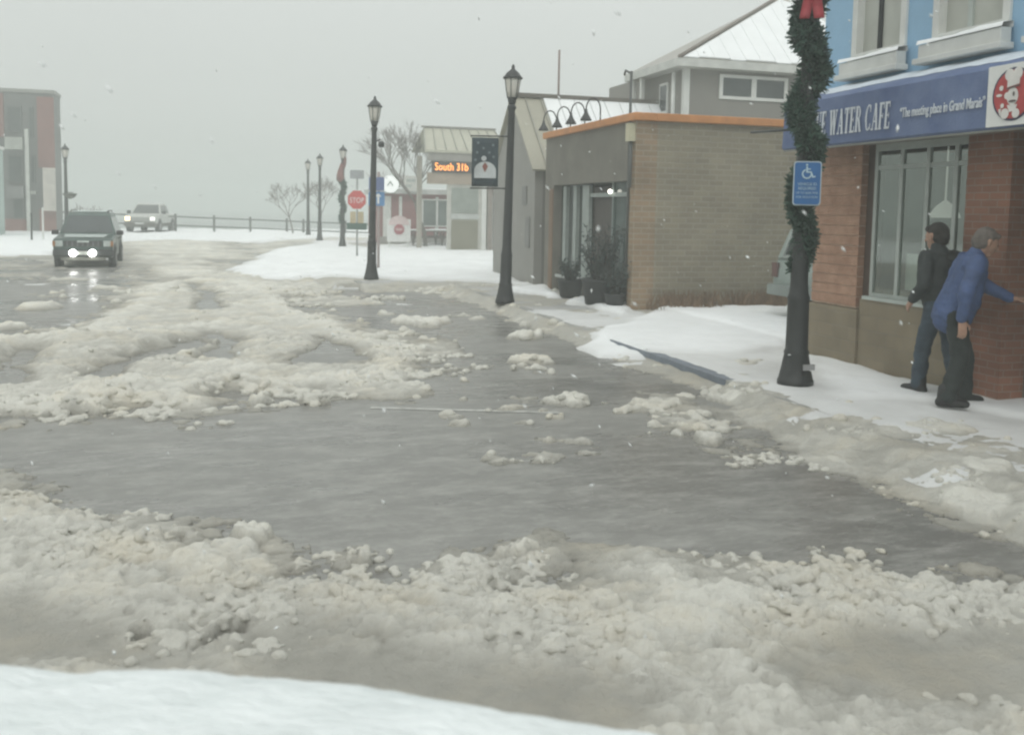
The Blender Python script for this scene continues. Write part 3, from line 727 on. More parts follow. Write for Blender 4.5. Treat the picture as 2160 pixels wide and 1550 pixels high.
def stop_sign():
    t = thing('stop_sign', (4.4,34,.12), 'red octagonal stop sign on a post with small tan plates below it', 'stop sign')
    MB().cyl((0,0,0),(0,0,3.1),.035,8).build('post', galv, t, local=True)
    f = Vector((-.34,-.94,0))
    plate('stop_plate', octagon(.37), white_sign, t, f*.04+Vector((0,0,2.06)), VX)
    plate('stop_face', octagon(.345), sign_red, t, f*.048+Vector((0,0,2.06)), VX)
    text_mesh('lettering', 'STOP', white_sign, t, Vector((0,0,1.95))+f*.056, VX, (0,0,1), .27, .8, .002, 'CENTER')
    plate('street_name_plate', rrect(.5,.3), mat('faded_plate', (.3,.31,.32), .5, .2, 5), t, f*.04+Vector((0,0,2.95)), VX)
    for s in (-1, 1):
        plate('tan_plate', rrect(.2,.42), mat('tan_plate', (.42,.35,.22), .5, .15, 5), t, f*.045+Vector(VX)*(.14*s)+Vector((0,0,1.43)), VX)
    plate('green_plate', rrect(.72,.24), mat('green_plate', (.05,.1,.08), .5, .2, 4), t, f*.045+Vector((0,0,1.12)), VX)
stop_sign()
def wheelchair(parent, o, ux, k, m, d):
    """the access symbol drawn as flat white shapes"""
    ux = Vector(ux).normalized(); uy = Vector((0,0,1)); n = ux.cross(uy); b = MB(); o = Vector(o)
    def P(poly, e=0): b.prism(poly, lambda a, c, dd: o+ux*(a*k)+uy*(c*k)+n*dd, d+e, d+.003+e)
    P([(-.02+.055*math.cos(R(a)), .42+.055*math.sin(R(a))) for a in range(0,360,30)])
    P([(-.06,.34),(.02,.34),(.03,.06),(-.05,.06)], .0005); P([(-.02,.24),(.16,.24),(.16,.18),(-.02,.18)], .001)
    P([(-.05,.1),(.2,.1),(.2,.03),(-.05,.03)], .0015); P([(.14,.08),(.21,.08),(.33,-.2),(.26,-.22)], .002); P([(.26,-.16),(.4,-.12),(.41,-.18),(.26,-.22)], .0025)
    for i in range(14):
        a0, a1 = 110+i*18.5, 110+(i+1)*18.5
        P([(-.01+.25*math.cos(R(a0)), -.03+.25*math.sin(R(a0))),(-.01+.25*math.cos(R(a1)), -.03+.25*math.sin(R(a1))),(-.01+.18*math.cos(R(a1)), -.03+.18*math.sin(R(a1))),(-.01+.18*math.cos(R(a0)), -.03+.18*math.sin(R(a0)))], .003)
    return b.build('wheelchair_symbol', m, parent, local=True, fix=True)
def access_sign():
    t = thing('parking_sign', (5.66,8.52,.12), 'blue reserved parking sign with white wheelchair symbol on the garlanded lamp', 'parking sign')
    ux = Vector((.9,-.43,0)).normalized(); f = Vector((-.43,-.9,0)).normalized(); c = f*.215+Vector((-.0,.0,2.1))
    plate('sign_border', rrect(.272,.44,.03), mat('sign_border', (.45,.52,.55), .4), t, c, ux)
    plate('sign_face', rrect(.25,.418,.024), sign_blue, t, c+f*.008, ux)
    wheelchair(t, c+f*.015+Vector((0,0,.1))-ux*.005, ux, .2, mat('sign_white_blue', (.42,.55,.62), .4), 0)
    for k, (s, w) in enumerate((('VEHICLE ID',.034),('REQUIRED',.034),('UP TO $200 FINE',.026),('FOR VIOLATION',.026))):
        text_mesh('lettering', s, MATS['sign_white_blue'], t, c+f*.017+Vector((0,0,-.02-.042*k)), ux, (0,0,1), w*1.15, .95, .001, 'CENTER')
    MB().tube([c-f*.1+Vector((0,0,.1)), c-Vector((0,0,-.1))], .012, 6).build('bracket', galv, t, local=True)
    MB().tube([c-f*.1-Vector((0,0,.1)), c-Vector((0,0,.1))], .012, 6).build('bracket', galv, t, local=True)
access_sign()
def blue_sign():
    t = thing('information_sign', (4.05,27,.12), 'tall blue sign on a pale post just behind the bare corner lamp', 'sign')
    MB().cyl((.05,0,0),(.05,0,2.8),.04,8).build('post', mat('pinkish_post', (.36,.3,.29), .6), t, local=True)
    f = Vector((-.34,-.94,0))
    plate('upper_plate', rrect(.44,.38), mat('dull_blue', (.13,.17,.33), .5), t, f*.045+Vector((0,0,2.46)), VX)
    plate('lower_plate', rrect(.46,.4), mat('clear_blue', (.1,.24,.46), .5), t, f*.045+Vector((0,0,2.04)), VX)
    MB().prism([(-.03,-.14),(.03,-.14),(.03,.06),(.1,.06),(0,.16),(-.1,.06),(-.03,.06)], lambda a, b, d: Vector((0,0,2.04))+f*(.055+d)+Vector(VX)*(a+.05)+Vector((0,0,b)), 0, .004).build('arrow', white_sign, t, local=True, fix=True)
blue_sign()
def white_board():
    t = thing('sign_board', (7.28,42,.12), 'white snow-caught sign board with a round red centre in front of the red building', 'sign board')
    for s in (-.42,.42): MB().box(s-.03,s+.03,-.03,.03,0,1.25).build('leg', white_trim, t, local=True)
    MB().box(-.53,.53,-.06,-.032,.3,1.3).build('board', white_sign, t, local=True, bevel=.02)
    MB().prism([(.46*math.cos(R(a)), 1.05+.42*math.sin(R(a))) for a in range(0,181,12)], lambda a, b, d: (a, d, b), -.1, -.062).build('arched_top', mat('pink_white', (.62,.5,.49), .6), t, local=True, fix=True)
    MB().prism([(p[0], p[1]+.85) for p in octagon(.24)], lambda a, b, d: (a, d, b), -.115, -.102).build('red_octagon', mat('faded_red', (.36,.1,.12), .5, .25, 6), t, local=True, fix=True)
    MB().prism([(p[0], p[1]+.85) for p in rrect(.3,.1)], lambda a, b, d: (a, d, b), -.122, -.117).build('pale_band', mat('pink_band', (.55,.4,.4), .6), t, local=True, fix=True)
white_board()
for (x, y, hh, m, lab) in ((-8.45,47,1.35,black_iron,'short dark post in the snow before the red building'),(-8.15,48,1.6,white_trim,'short pale post in the snow before the red building')):
    tag(MB().lathe([(.07,0),(.07,.05),(.045,.08),(.04,hh),(.055,hh+.02),(.02,hh+.07)], 10, (x,y,0)).build('bollard', m), lab, 'post')

# ---------------------------------------------------------------- cafe
def cafe():
    X = 7.05
    t = thing('cafe_building', (X,7.5,.12), 'light blue cafe with brick piers, blue lettered awning and snowy window sills', 'cafe')
    blue_wall = mat('blue_stucco', (.27,.45,.62), .75, .08, 1.5, .25, 30)
    brick_o = brick_mat('orange_brick', (.33,.165,.105), (.25,.125,.085), (.35,.28,.22), .23, .12, 'yz', .25, .9)
    brick_r = brick_mat('red_brick', (.31,.145,.095), (.23,.11,.075), (.30,.22,.17), .2, .07, 'yz', .3, .6)
    knee_m = brick_mat('tan_stone', (.25,.205,.14), (.21,.175,.12), (.22,.19,.14), .3, .16, 'yz', .25, .4)
    frame_m = mat('window_frame', (.42,.46,.43), .4, .1, 5)
    gl = glass_mat('shop_glass', (.085,.10,.092), .06)
    # upper storey walls with window openings (pieces butt end to end)
    wy = [(9.67,8.86),(8.33,7.42),(6.9,6.0),(5.5,4.6)]
    u = MB(); x0, x1 = X, X+.25
    u.box(x0, x1, 3.0, 10.3, 3.2, 3.69).box(x0, x1, 3.0, 10.3, 5.3, 6.9)
    edges = [10.3]+[e for p in wy for e in p]+[3.0]
    for k in range(0, len(edges), 2): u.box(x0, x1, edges[k+1], edges[k], 3.69, 5.3)
    u.box(x1, 14, 10.05, 10.3, 3.2, 6.9).box(13.8, 14, 3.0, 10.05, .0, 6.9).box(x1, 13.8, 3.0, 3.2, 0, 6.9)
    u.build('upper_wall', blue_wall, t)
    MB().box(x1, 13.8, 3.2, 10.05, 6.6, 6.75).build('roof', mat('flat_roof', (.25,.25,.25), .9), t)
    MB().box(X-.15, X+.1, 2.9, 10.4, 6.9, 7.1).build('cornice', white_trim, t)
    MB().box(X+.25, 13.8, 10.05, 10.3, 0, 3.2).build('side_wall', brick_o, t)
    blind = mat('window_blind', (.42,.43,.385), .5, .1, 2)
    for (a, b) in wy:
        fr = MB(); fx0, fx1 = X-.03, X+.12
        fr.box(fx0,fx1,b-.06,b+.03,3.69,5.3).box(fx0,fx1,a-.03,a+.06,3.69,5.3).box(fx0,fx1,b+.03,a-.03,3.69,3.78).box(fx0,fx1,b+.03,a-.03,5.2,5.3)
        w = fr.build('window', white_trim, t)
        c = a-(a-b)*.42
        MB().box(X+.07,X+.09,b+.03,a-.03,3.78,5.2).build('pane', blind, w)
        MB().box(X+.045,X+.075,c-.03,c+.03,3.78,5.2).build('mullion', dark_gap if a > 9 else frame_m, w)
        MB().box(X-.16,X-.032,b-.1,a+.1,3.54,3.68).box(X-.2,X-.032,b-.14,a+.14,3.48,3.54).build('sill', white_trim, w, bevel=.01)
        s = MB(); ny = 24; vs = []
        for j in range(ny+1):
            y = b-.12+(a-b+.24)*j/ny; h = .045+.012*math.sin(j*.31)+.004*math.sin(j*1.3)
            vs += [(X-.17,y,3.683),(X-.155,y,3.683+h*.8),(X-.08,y,3.69+h),(X-.036,y,3.69+h*1.1),(X-.034,y,3.683)]
        s.add(vs, [(5*j+k,5*j+k+1,5*j+6+k,5*j+5+k) for j in range(ny) for k in range(4)], True)
        s.build('sill_snow', snow_clean, w)
    # ground floor: stacked courses on the corner pier (each course a touch proud of its joint)
    p = MB(); mb_ = MB()
    z = .84
    while z < 2.7:
        p.box(X-.03, X+.22, 9.42, 10.3, z+.012, min(z+.118,2.72)); mb_.box(X-.018, X+.22, 9.425, 10.295, z-.012, z+.012); z += .118
    mb_.build('mortar_bands', mat('mortar_band', (.50,.37,.28), .9, .2, 8), t)
    p.build('brick_pier', mat('orange_course', (.37,.20,.13), .85, .25, 6, .5, 40, c2=(.45,.275,.19)), t)
    MB().box(X-.05, X+.22, 9.36, 10.31, .1, .82).build('pier_base', knee_m, t)
    MB().box(X+.06, X+.2, 9.3, 9.42, .82, 2.72).build('dark_jamb', mat('rust_jamb', (.09,.06,.045), .8), t)
    MB().box(X-.02, X+.22, 7.76, 9.36, .1, .95).build('knee_wall', knee_m, t)
    MB().box(X-.05, X+.24, 7.2, 7.76, .1, 2.72).build('red_brick_pier', brick_r, t)
    MB().box(X, X+.25, 3.0, 10.3, 2.72, 3.2).build('lintel', mat('lintel', (.2,.19,.17), .8), t)
    fr = MB(); a, b = 9.3, 7.76; fx0, fx1 = X+.055, X+.09
    fr.box(fx0,fx1,b,a,.95,1.03).box(fx0,fx1,b,a,2.64,2.72).box(fx0,fx1,a-.05,a,1.03,2.64).box(fx0,fx1,b,b+.05,1.03,2.64)
    for y in (8.85,8.44,8.03): fr.box(fx0,fx1,y-.025,y+.025,1.03,2.64)
    for y0, y1 in ((a-.05,8.875),(8.825,8.465),(8.415,8.055),(8.005,b+.05)): fr.box(fx0+.004,fx1-.004,y1,y0,2.43,2.48)
    w = fr.build('shop_window', frame_m, t)
    MB().add([(X+.075,b+.05,1.03),(X+.075,a-.05,1.03),(X+.075,a-.05,2.64),(X+.075,b+.05,2.64)], [(0,1,2,3)]).build('pane', clear_glass('cafe_pane', (.62,.68,.64), .24), w)
    room = mat('room_wall', (.24,.22,.18), .8, .2, 2)
    MB().box(X+2.6,X+2.7,7.3,10.0,.1,2.72).box(X+.26,X+2.6,7.2,7.3,.1,2.72).box(X+.26,X+2.6,9.95,10.04,.1,2.72).build('room_wall', room, t)
    MB().box(X+.26,X+2.6,7.3,9.95,.05,.12).build('room_floor', mat('room_floor', (.12,.09,.06), .6), t)
    for (py, pxx, pz) in ((8.95,X+.75,2.0),(8.3,X+.9,2.05),(8.0,X+1.5,2.0),(8.75,X+1.6,2.05)):
        q_ = MB().lathe([(.17,pz-.1),(.16,pz-.06),(.1,pz+.03),(.03,pz+.09),(.012,pz+.1),(.01,2.72)], 16, (pxx,py,0)).build('pendant_lamp', mat('shade_white', (.8,.82,.78), .5, .05, emis=(1,.98,.9), estr=.22), t)
    for (py, pxx) in ((8.9,X+.8),(8.15,X+.9)):
        MB().box(pxx-.3,pxx+.3,py-.25,py+.25,.82,.86).tube([(pxx,py,.12),(pxx,py,.82)], .03, 8).build('cafe_table', mat('table_wood', (.18,.11,.06), .5), t)
    MB().box(X+.14,X+.16,8.5,8.8,1.1,1.5).build('notice_card', mat('card_white', (.6,.62,.58), .6), w)
    MB().box(X-.04,X+.028,b-.0,a,.952,.99).build('sill', frame_m, w)
    d = MB().box(X+.3,X+.36,6.2,7.2,.12,2.72).build('door', mat('door_frame', (.06,.07,.065), .5), t)
    MB().box(X+.285,X+.298,6.32,7.08,.35,2.2).build('pane', gl, d)
    MB().cyl((X+.24,7.0,.95),(X+.24,7.0,1.3),.015,8).build('handle', chrome, d)
    MB().box(X-.05,X+.24,5.6,6.2,.1,2.72).build('red_brick_pier', brick_r, t)
    MB().box(X-.02,X+.22,3.0,5.6,.1,.95).build('knee_wall', knee_m, t)
    MB().box(X+.06,X+.12,3.0,5.6,.95,2.72).build('shop_window', gl, t)
    # awning: near-vertical lettered front, sloping top
    aw = MB(); y0, y1 = 4.4, 10.16
    prof = [(6.45,2.68),(6.42,2.70),(6.44,3.21),(6.52,3.25),(7.05,3.44),(7.05,3.40),(6.54,3.21),(6.47,3.19),(6.46,2.70)]
    n = 46; vs = []
    for j in range(n+1):
        y = y0+(y1-y0)*j/n; sg = .006*math.sin(j*2.1)
        vs += [(px+(sg if 0 < k < 4 else 0), y, pz) for k, (px, pz) in enumerate(prof)]
    m = len(prof)
    aw.add(vs, [(m*j+k, m*j+(k+1)%m, m*(j+1)+(k+1)%m, m*(j+1)+k) for j in range(n) for k in range(m)])
    cap = [(6.45,2.685),(6.455,3.2),(6.53,3.24),(7.05,3.42),(7.05,2.9),(6.8,2.685)]
    for yy in (y0-.004, y1+.004): aw.prism(cap, lambda a, b, d: (a, d, b), yy-.003, yy+.003)
    awn = aw.build('awning', mat('awning_canvas', (.10,.15,.31), .7, .22, 2.2, .3, 40, c2=(.155,.205,.34)), t, fix=True)
    MB().tube([(6.46,y0,2.672),(6.46,y1,2.672)], .014, 6).build('bottom_bar', mat('awning_bar', (.3,.3,.27), .5), awn)
    sn = MB(); ny = 90; vs = []
    for j in range(ny+1):
        y = y0+.05+(y1-y0-.1)*j/ny
        h = .012+.02*max(0, fbm(np.array([y*3.1]), np.array([.5]), 5)[0]-.3)*2; e = .25+.7*fbm(np.array([y*1.7]), np.array([3.5]), 9)[0]
        for k in range(6):
            f = k/5; xx = 7.045-(.52*min(e,1))*f; zz = 3.44-.19*(7.05-xx)/.53
            vs.append((xx, y, zz+.003+h*math.sin(math.pi*min(1,.15+f*.85))))
    sn.add(vs, [(6*j+k,6*j+k+1,6*j+7+k,6*j+6+k) for j in range(ny) for k in range(5)], True)
    sn.build('awning_snow', mat('thin_snow', (.62,.68,.74), .7, .15, 4, .4, 20), awn)
    up = Vector((.02,0,.51)).normalized(); along = Vector((0,-1,0))
    def on(y, z): return Vector((6.42+.02*(z-2.70)/.51-.014, y, z))-Vector((X,7.5,.12))
    let = mat('awning_letters', (.62,.66,.70), .6, .08, 5)
    def reparent(o): o.parent = awn; return o
    reparent(serif_line('lettering', 'BLUE WATER CAFE', let, t, on(9.66,2.79), along, up, .275, 1.47))
    reparent(text_mesh('lettering', '“The meeting place in Grand Marais”', let, t, on(8.06,2.885), along, up, .135, .55, .003))
    sb = plate('sign_board', rrect(.54,.52,.01), white_sign, t, on(6.62,2.955)-Vector((.012,0,0)), along, 0, .02); sb.parent = awn
    c0 = on(6.60,2.955)-Vector((.034,0,0))
    def disc(name, poly, m, d, cz=0, cy=0):
        return MB().prism(poly, lambda a, b, e: c0+Vector((-e, -a, b)), d, d+.003).build(name, m, t, local=True, fix=True)
    def circ(r, cx=0, cy=0, n=28, sx=1, sy=1): return [(cx+r*sx*math.cos(2*math.pi*k/n), cy+r*sy*math.sin(2*math.pi*k/n)) for k in range(n)]
    lg = disc('logo', circ(.225), mat('logo_navy', (.04,.035,.08), .5), 0); lg.parent = awn
    r_ = disc('logo_disc', circ(.205), mat('logo_red', (.42,.05,.05), .5, .2, 9), .004); r_.parent = awn
    wl = mat('logo_white', (.68,.66,.63), .5)
    sh = MB()
    def S(poly, d): sh.prism(poly, lambda a, b, e: c0+Vector((-e, -a, b)), d, d+.003)
    S([(-.06,.06),(.07,.08),(.075,.17),(-.055,.165)], .008); S(circ(.05,-.04,.165), .0084); S(circ(.05,.05,.17), .0088)      # hat
    S(circ(.075,.005,-.02,20,.8,1.0), .0092); S(circ(.03,-.055,-.01,12), .0096); S([(-.05,-.09),(.06,-.09),(.04,-.14),(-.02,-.15)], .01)
    S(circ(.045,-.07,-.16,14), .0104); S(circ(.04,.05,-.165,14), .0108); S(circ(.022,-.12,.06,10), .0112); S(circ(.025,-.14,.0,10,1.3,.5), .0116); S(circ(.02,-.1,-.09,10), .012); S([(-.14,-.12),(-.11,-.11),(-.12,-.18)], .0124)
    o = sh.build('logo_figure', wl, t, local=True, fix=True); o.parent = awn
    ft = MB()
    for poly, d in ((circ(.013,.02,-.0,10,.7,1.6), .014), (circ(.03,.01,-.06,12,1.4,.35), .0144), ([(-.06,.052),(.08,.072),(.08,.06),(-.06,.04)], .0148)):
        ft.prism(poly, lambda a, b, e: c0+Vector((-e, -a, b)), d, d+.003)
    o = ft.build('logo_face', mat('logo_grey', (.12,.1,.09), .6), t, local=True, fix=True); o.parent = awn
cafe()

# ---------------------------------------------------------------- brick shop
def brick_shop():
    X, Y0, Y1, H = 7.05, 15.9, 20.95, 3.55
    t = thing('brick_shop', (X,18,.12), 'low brown brick shop with orange coping and recessed storefront', 'shop')
    side = brick_mat('tan_brick', (.285,.25,.18), (.235,.205,.15), (.34,.31,.25), .30, .10, 'xz', .14, .9, .011)
    edge = brick_mat('orange_edge_brick', (.32,.225,.145), (.26,.20,.135), (.34,.29,.22), .30, .10, 'xz', .2, .6, .011)
    stucco = mat('brown_stucco', (.175,.165,.14), .85, .2, 1.4, .4, 24)
    w = MB().box(X+.42,13,Y0,Y0+.22,.0,H).box(12.8,13,Y0+.22,Y1,0,H).box(X+.3,12.8,Y1-.2,Y1,0,H)
    w.build('side_wall', side, t)
    MB().box(X,X+.42,Y0-.004,Y0+.22,0,H).build('corner_pier', edge, t)
    MB().box(X,X+.3,Y0+.22,Y1,2.48,H).box(X,X+.3,20.35,Y1,.0,2.48).build('street_wall', stucco, t)
    MB().box(X-.02,X+.28,20.36,20.6,.0,2.4).build('brown_jamb', mat('brown_jamb', (.2,.13,.085), .8), t)
    MB().box(X+.15,X+.3,16.12,20.35,.0,.5).build('stall_riser', mat('stall_riser', (.12,.12,.105), .8), t)
    cp = MB().box(X-.08,X+.36,Y0-.09,Y1+.05,H,H+.14).box(X+.36,13.05,Y0-.09,Y0+.3,H,H+.14)
    cp.build('coping', mat('orange_coping', (.55,.24,.085), .6, .2, 3), t, bevel=.015)
    MB().box(X+.3,12.8,Y0+.22,Y1-.2,3.2,3.3).build('roof', snow_clean, t)
    gl = glass_mat('storefront_glass', (.05,.06,.056), .1)
    frame = mat('pale_frame', (.3,.34,.32), .5)
    f = MB()
    for y in (19.95,19.3,18.75): f.box(X+.12,X+.2,y-.09 if y > 19 else y-.28,y+.09,.62,2.45)
    f.box(X+.118,X+.202,18.48,20.06,.5,.62).box(X+.14,X+.2,16.15,18.45,2.2,2.28)
    wn = f.build('shop_window', frame, t)
    MB().box(X+.2,X+.22,18.48,20.35,.62,2.48).build('pane', gl, wn)
    MB().box(X-.02,X+.12,18.5,20.1,.44,.5).build('sill', mat('sill_pale', (.4,.42,.4), .6), wn)
    d = MB().box(X+.22,X+.27,17.4,18.4,.12,2.4).build('door', mat('dark_wood', (.055,.045,.038), .6, .3, 5), t)
    MB().cyl((X+.18,17.5,.95),(X+.18,17.5,1.2),.014,6).build('handle', chrome, d)
    w2 = MB().box(X+.16,X+.22,16.15,16.23,.5,2.48).box(X+.16,X+.22,17.25,17.33,.5,2.48).build('display_window', mat('greenish_frame', (.15,.19,.175), .5), t)
    MB().box(X+.2,X+.215,16.23,17.25,.5,2.48).build('pane', glass_mat('green_glass', (.07,.1,.092), .1), w2)
    for k, (yy, zz, hh) in enumerate(((16.55,1.5,.7),(16.9,1.2,.5),(16.4,1.95,.35))):
        MB().box(X+.185,X+.198,yy-.14,yy+.14,zz-hh/2,zz+hh/2).build('display_card', mat('card%d' % k if False else 'display_card', (.16,.21,.2), .6, .3, 4), w2)
    lp = MB().sphere((X+.1,17.29,2.3),.045,10,7).build('door_lamp', mat('lamp_lit', (.9,.9,.85), .4, emis=(1,.97,.85), estr=3.5), t)
    MB().box(X-.13,X-.0,15.92,16.08,3.18,3.5).build('meter_box', mat('beige_box', (.5,.47,.33), .5, .1), t)
    m = MB().tube([(X-.06,15.98,2.35),(X-.06,15.98,3.18)], .03, 6).tube([(X-.02,16.14,.9),(X-.02,16.14,4.45)], .028, 8).tube([(X-.02,16.14,4.4),(X-.02,16.4,4.5),(X-.02,16.46,4.42)], .02, 6)
    m.build('service_pipe', mat('pipe_grey', (.1,.105,.1), .6), t)
    for k, y in enumerate((20.15,19.25,18.4,17.55)):
        a = MB(); x1, z0 = X+.22, H+.14
        a.tube([(x1-.26,y,z0-.05)]+[(x1-.41+.15*math.cos(R(q)), y, z0+.2+.22*math.sin(R(q))) for q in range(0,181,20)], .014, 6)
        a.lathe([(.115,z0-.02),(.105,z0+.01),(.05,z0+.1),(.028,z0+.16),(.025,z0+.2)], 12, (x1-.56,y,0))
        a.build('gooseneck_lamp', black_iron, t)
brick_shop()
# shrubs in tubs by the shop door
def tub_plant(loc, label, h, w, n):
    t = thing('potted_shrub', loc, label, 'potted plant', 'potted shrubs at the brick shop')
    MB().lathe([(.16*w,0),(.19*w,.02),(.24*w,.3*w),(.26*w,.32*w),(.24*w,.34*w),(.2*w,.33*w)], 14).build('tub', mat('dark_tub', (.03,.032,.032), .7, .3), t, local=True)
    st, lv = MB(), MB()
    for i in range(int(26*w)):
        a = random.random()*6.28; b = .05+.35*random.random(); L = h*(.5+.5*random.random())
        p0 = Vector((.08*w*math.cos(a), .08*w*math.sin(a), .3*w)); d = Vector((b*math.cos(a), b*math.sin(a), 1)).normalized()
        p1 = p0+d*L*.6; p2 = p0+d*L+Vector((random.gauss(0,.06), random.gauss(0,.06), 0))
        st.tube([p0,p1,p2], [.009,.006,.003], 4)
        for k in range(n):
            f = .15+.85*random.random(); q = p0+(p2-p0)*f+Vector((random.gauss(0,.045), random.gauss(0,.045), random.gauss(0,.04)))
            e = Vector((random.gauss(0,1), random.gauss(0,1), random.gauss(0,.8))).normalized(); s = e.orthogonal().normalized()*.016
            lv.add([q-s, q+s, q+e*.07], [(0,1,2)])
    st.build('stems', mat('dark_twig', (.05,.042,.035), .9), t, local=True)
    lv.build('leaves', mat('dark_leaf', (.028,.045,.04), .8, .5, 8), t, local=True)
tub_plant((6.78,16.75,.13), 'larger dark shrub in a tub by the brick shop display window', 1.15, 1.5, 34)
tub_plant((6.76,18.35,.13), 'smaller dark shrub in a tub under the brick shop window sill', .5, 1.1, 20)
tub_plant((6.85,16.2,.13), 'thin dark shrub in a tub at the corner of the brick shop', .8, .8, 22)
# dead stalks along the foot of the side wall
dg = MB()
for i in range(2600):
    x = 7.3+3.2*random.random(); y = 15.85-.55*random.random()**1.5; z = .14
    if math.sin(x*4.1)+math.sin(x*9.7+1) < random.gauss(-.4,.7): continue
    h = .10+.34*random.random()**1.3; a = random.random()*6.28; l = random.random()*.6
    p = Vector((x,y,z)); e = Vector((math.cos(a)*l, math.sin(a)*l*.5-.1, 1)).normalized()*h; s = Vector((math.cos(a+1), math.sin(a+1), 0))*.007
    dg.add([p-s, p+s, p+e*.6+s*.7, p+e+Vector((math.cos(a)*.04,0,-.02))], [(0,1,2,3)])
tag(dg.build('dry_grass', mat('dead_stalks', (.20,.135,.085), .9, .5, 6)), 'dead brown stalks along the foot of the brick side wall', None, None, 'stuff')

# ---------------------------------------------------------------- grey gabled building
def grey_gable():
    X = 7.05
    t = thing('gabled_building', (X,23.5,.12), 'grey building with a low gable and a partly snowed seamed metal roof', 'building')
    y0, ym, y1, ze, zr = 21.75, 23.55, 25.4, 3.0, 4.82
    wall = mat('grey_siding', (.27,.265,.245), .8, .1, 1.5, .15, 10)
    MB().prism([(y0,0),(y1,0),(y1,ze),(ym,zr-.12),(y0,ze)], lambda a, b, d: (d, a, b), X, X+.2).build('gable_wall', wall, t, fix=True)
    MB().box(X+.2,13,y0,y0+.2,0,ze).box(X+.2,13,y1-.2,y1,0,ze).build('side_wall', mat('grey_siding_shaded', (.18,.175,.16), .8, .12, 1.5), t)  # darker copy of the gable siding: the side's shade is put into its colour
    def roofplane(sg):
        yb = ym+sg*2.0; zb = ze-.12
        return [(X-.12,ym,zr),(12.9,ym,zr),(12.9,yb,zb),(X-.12,yb,zb)]
    tin = mat('tan_metal', (.36,.345,.275), .5, .1, 1)
    for sg, nm in ((-1,'roof'),(1,'roof')):
        q = roofplane(sg); m = MB()
        n = Vector((0, sg*(zr-ze+.12), 2.0)).normalized()*.05
        m.add([Vector(p) for p in q]+[Vector(p)-n for p in q], [(0,1,2,3),(7,6,5,4),(0,4,5,1),(1,5,6,2),(2,6,7,3),(3,7,4,0)])
        rf = m.build(nm, tin, t, fix=True)
        sm = MB(); k = X+.25
        while k < 12.8:
            a, b = Vector((k,ym+sg*.03,zr-.02)), Vector((k,q[2][1],q[2][2]))
            sm.add([a+Vector((-.015,0,0)),a+Vector((.015,0,0)),b+Vector((.015,0,0)),b+Vector((-.015,0,0)),a+Vector((-.015,0,.05)),a+Vector((.015,0,.05)),b+Vector((.015,0,.05)),b+Vector((-.015,0,.05))],
                   [(4,5,6,7),(0,1,5,4),(1,2,6,5),(2,3,7,6),(3,0,4,7)]); k += .42
        sm.build('seams', mat('seam', (.3,.29,.25), .5), rf)
        if sg < 0:
            s = MB(); k = X+.72
            while k < 12.7:
                x0, x1 = k+.012, k+.412; yy0, zz0 = ym-.1, zr-.1*.97
                s.prism([(x0,.0),(x1,.0),(x1,1.9),(x0,1.8)], lambda a, b, d: (a, ym-.06-b, zr-.05-b*.97+d), .008, .06); k += .42
            s.build('snow_sheet', snow_clean, rf, fix=True)
    MB().box(X-.16,12.95,ym-.12,ym+.12,zr-.03,zr+.07).build('ridge_cap', mat('brown_cap', (.13,.115,.095), .6), t)
    MB().cyl((8.35,23.9,4.5),(8.35,23.9,6.1),.03,8).build('vent_pipe', mat('rust_pipe', (.26,.2,.18), .7), t)
    for z0, z1, yy in ((2.05,2.5,22.6),(1.0,1.75,22.3)):
        MB().box(X-.03,X-.002,yy-.25,yy+.1,z0,z1).build('notice_panel', mat('notice', (.2,.2,.19), .7), t)
grey_gable()

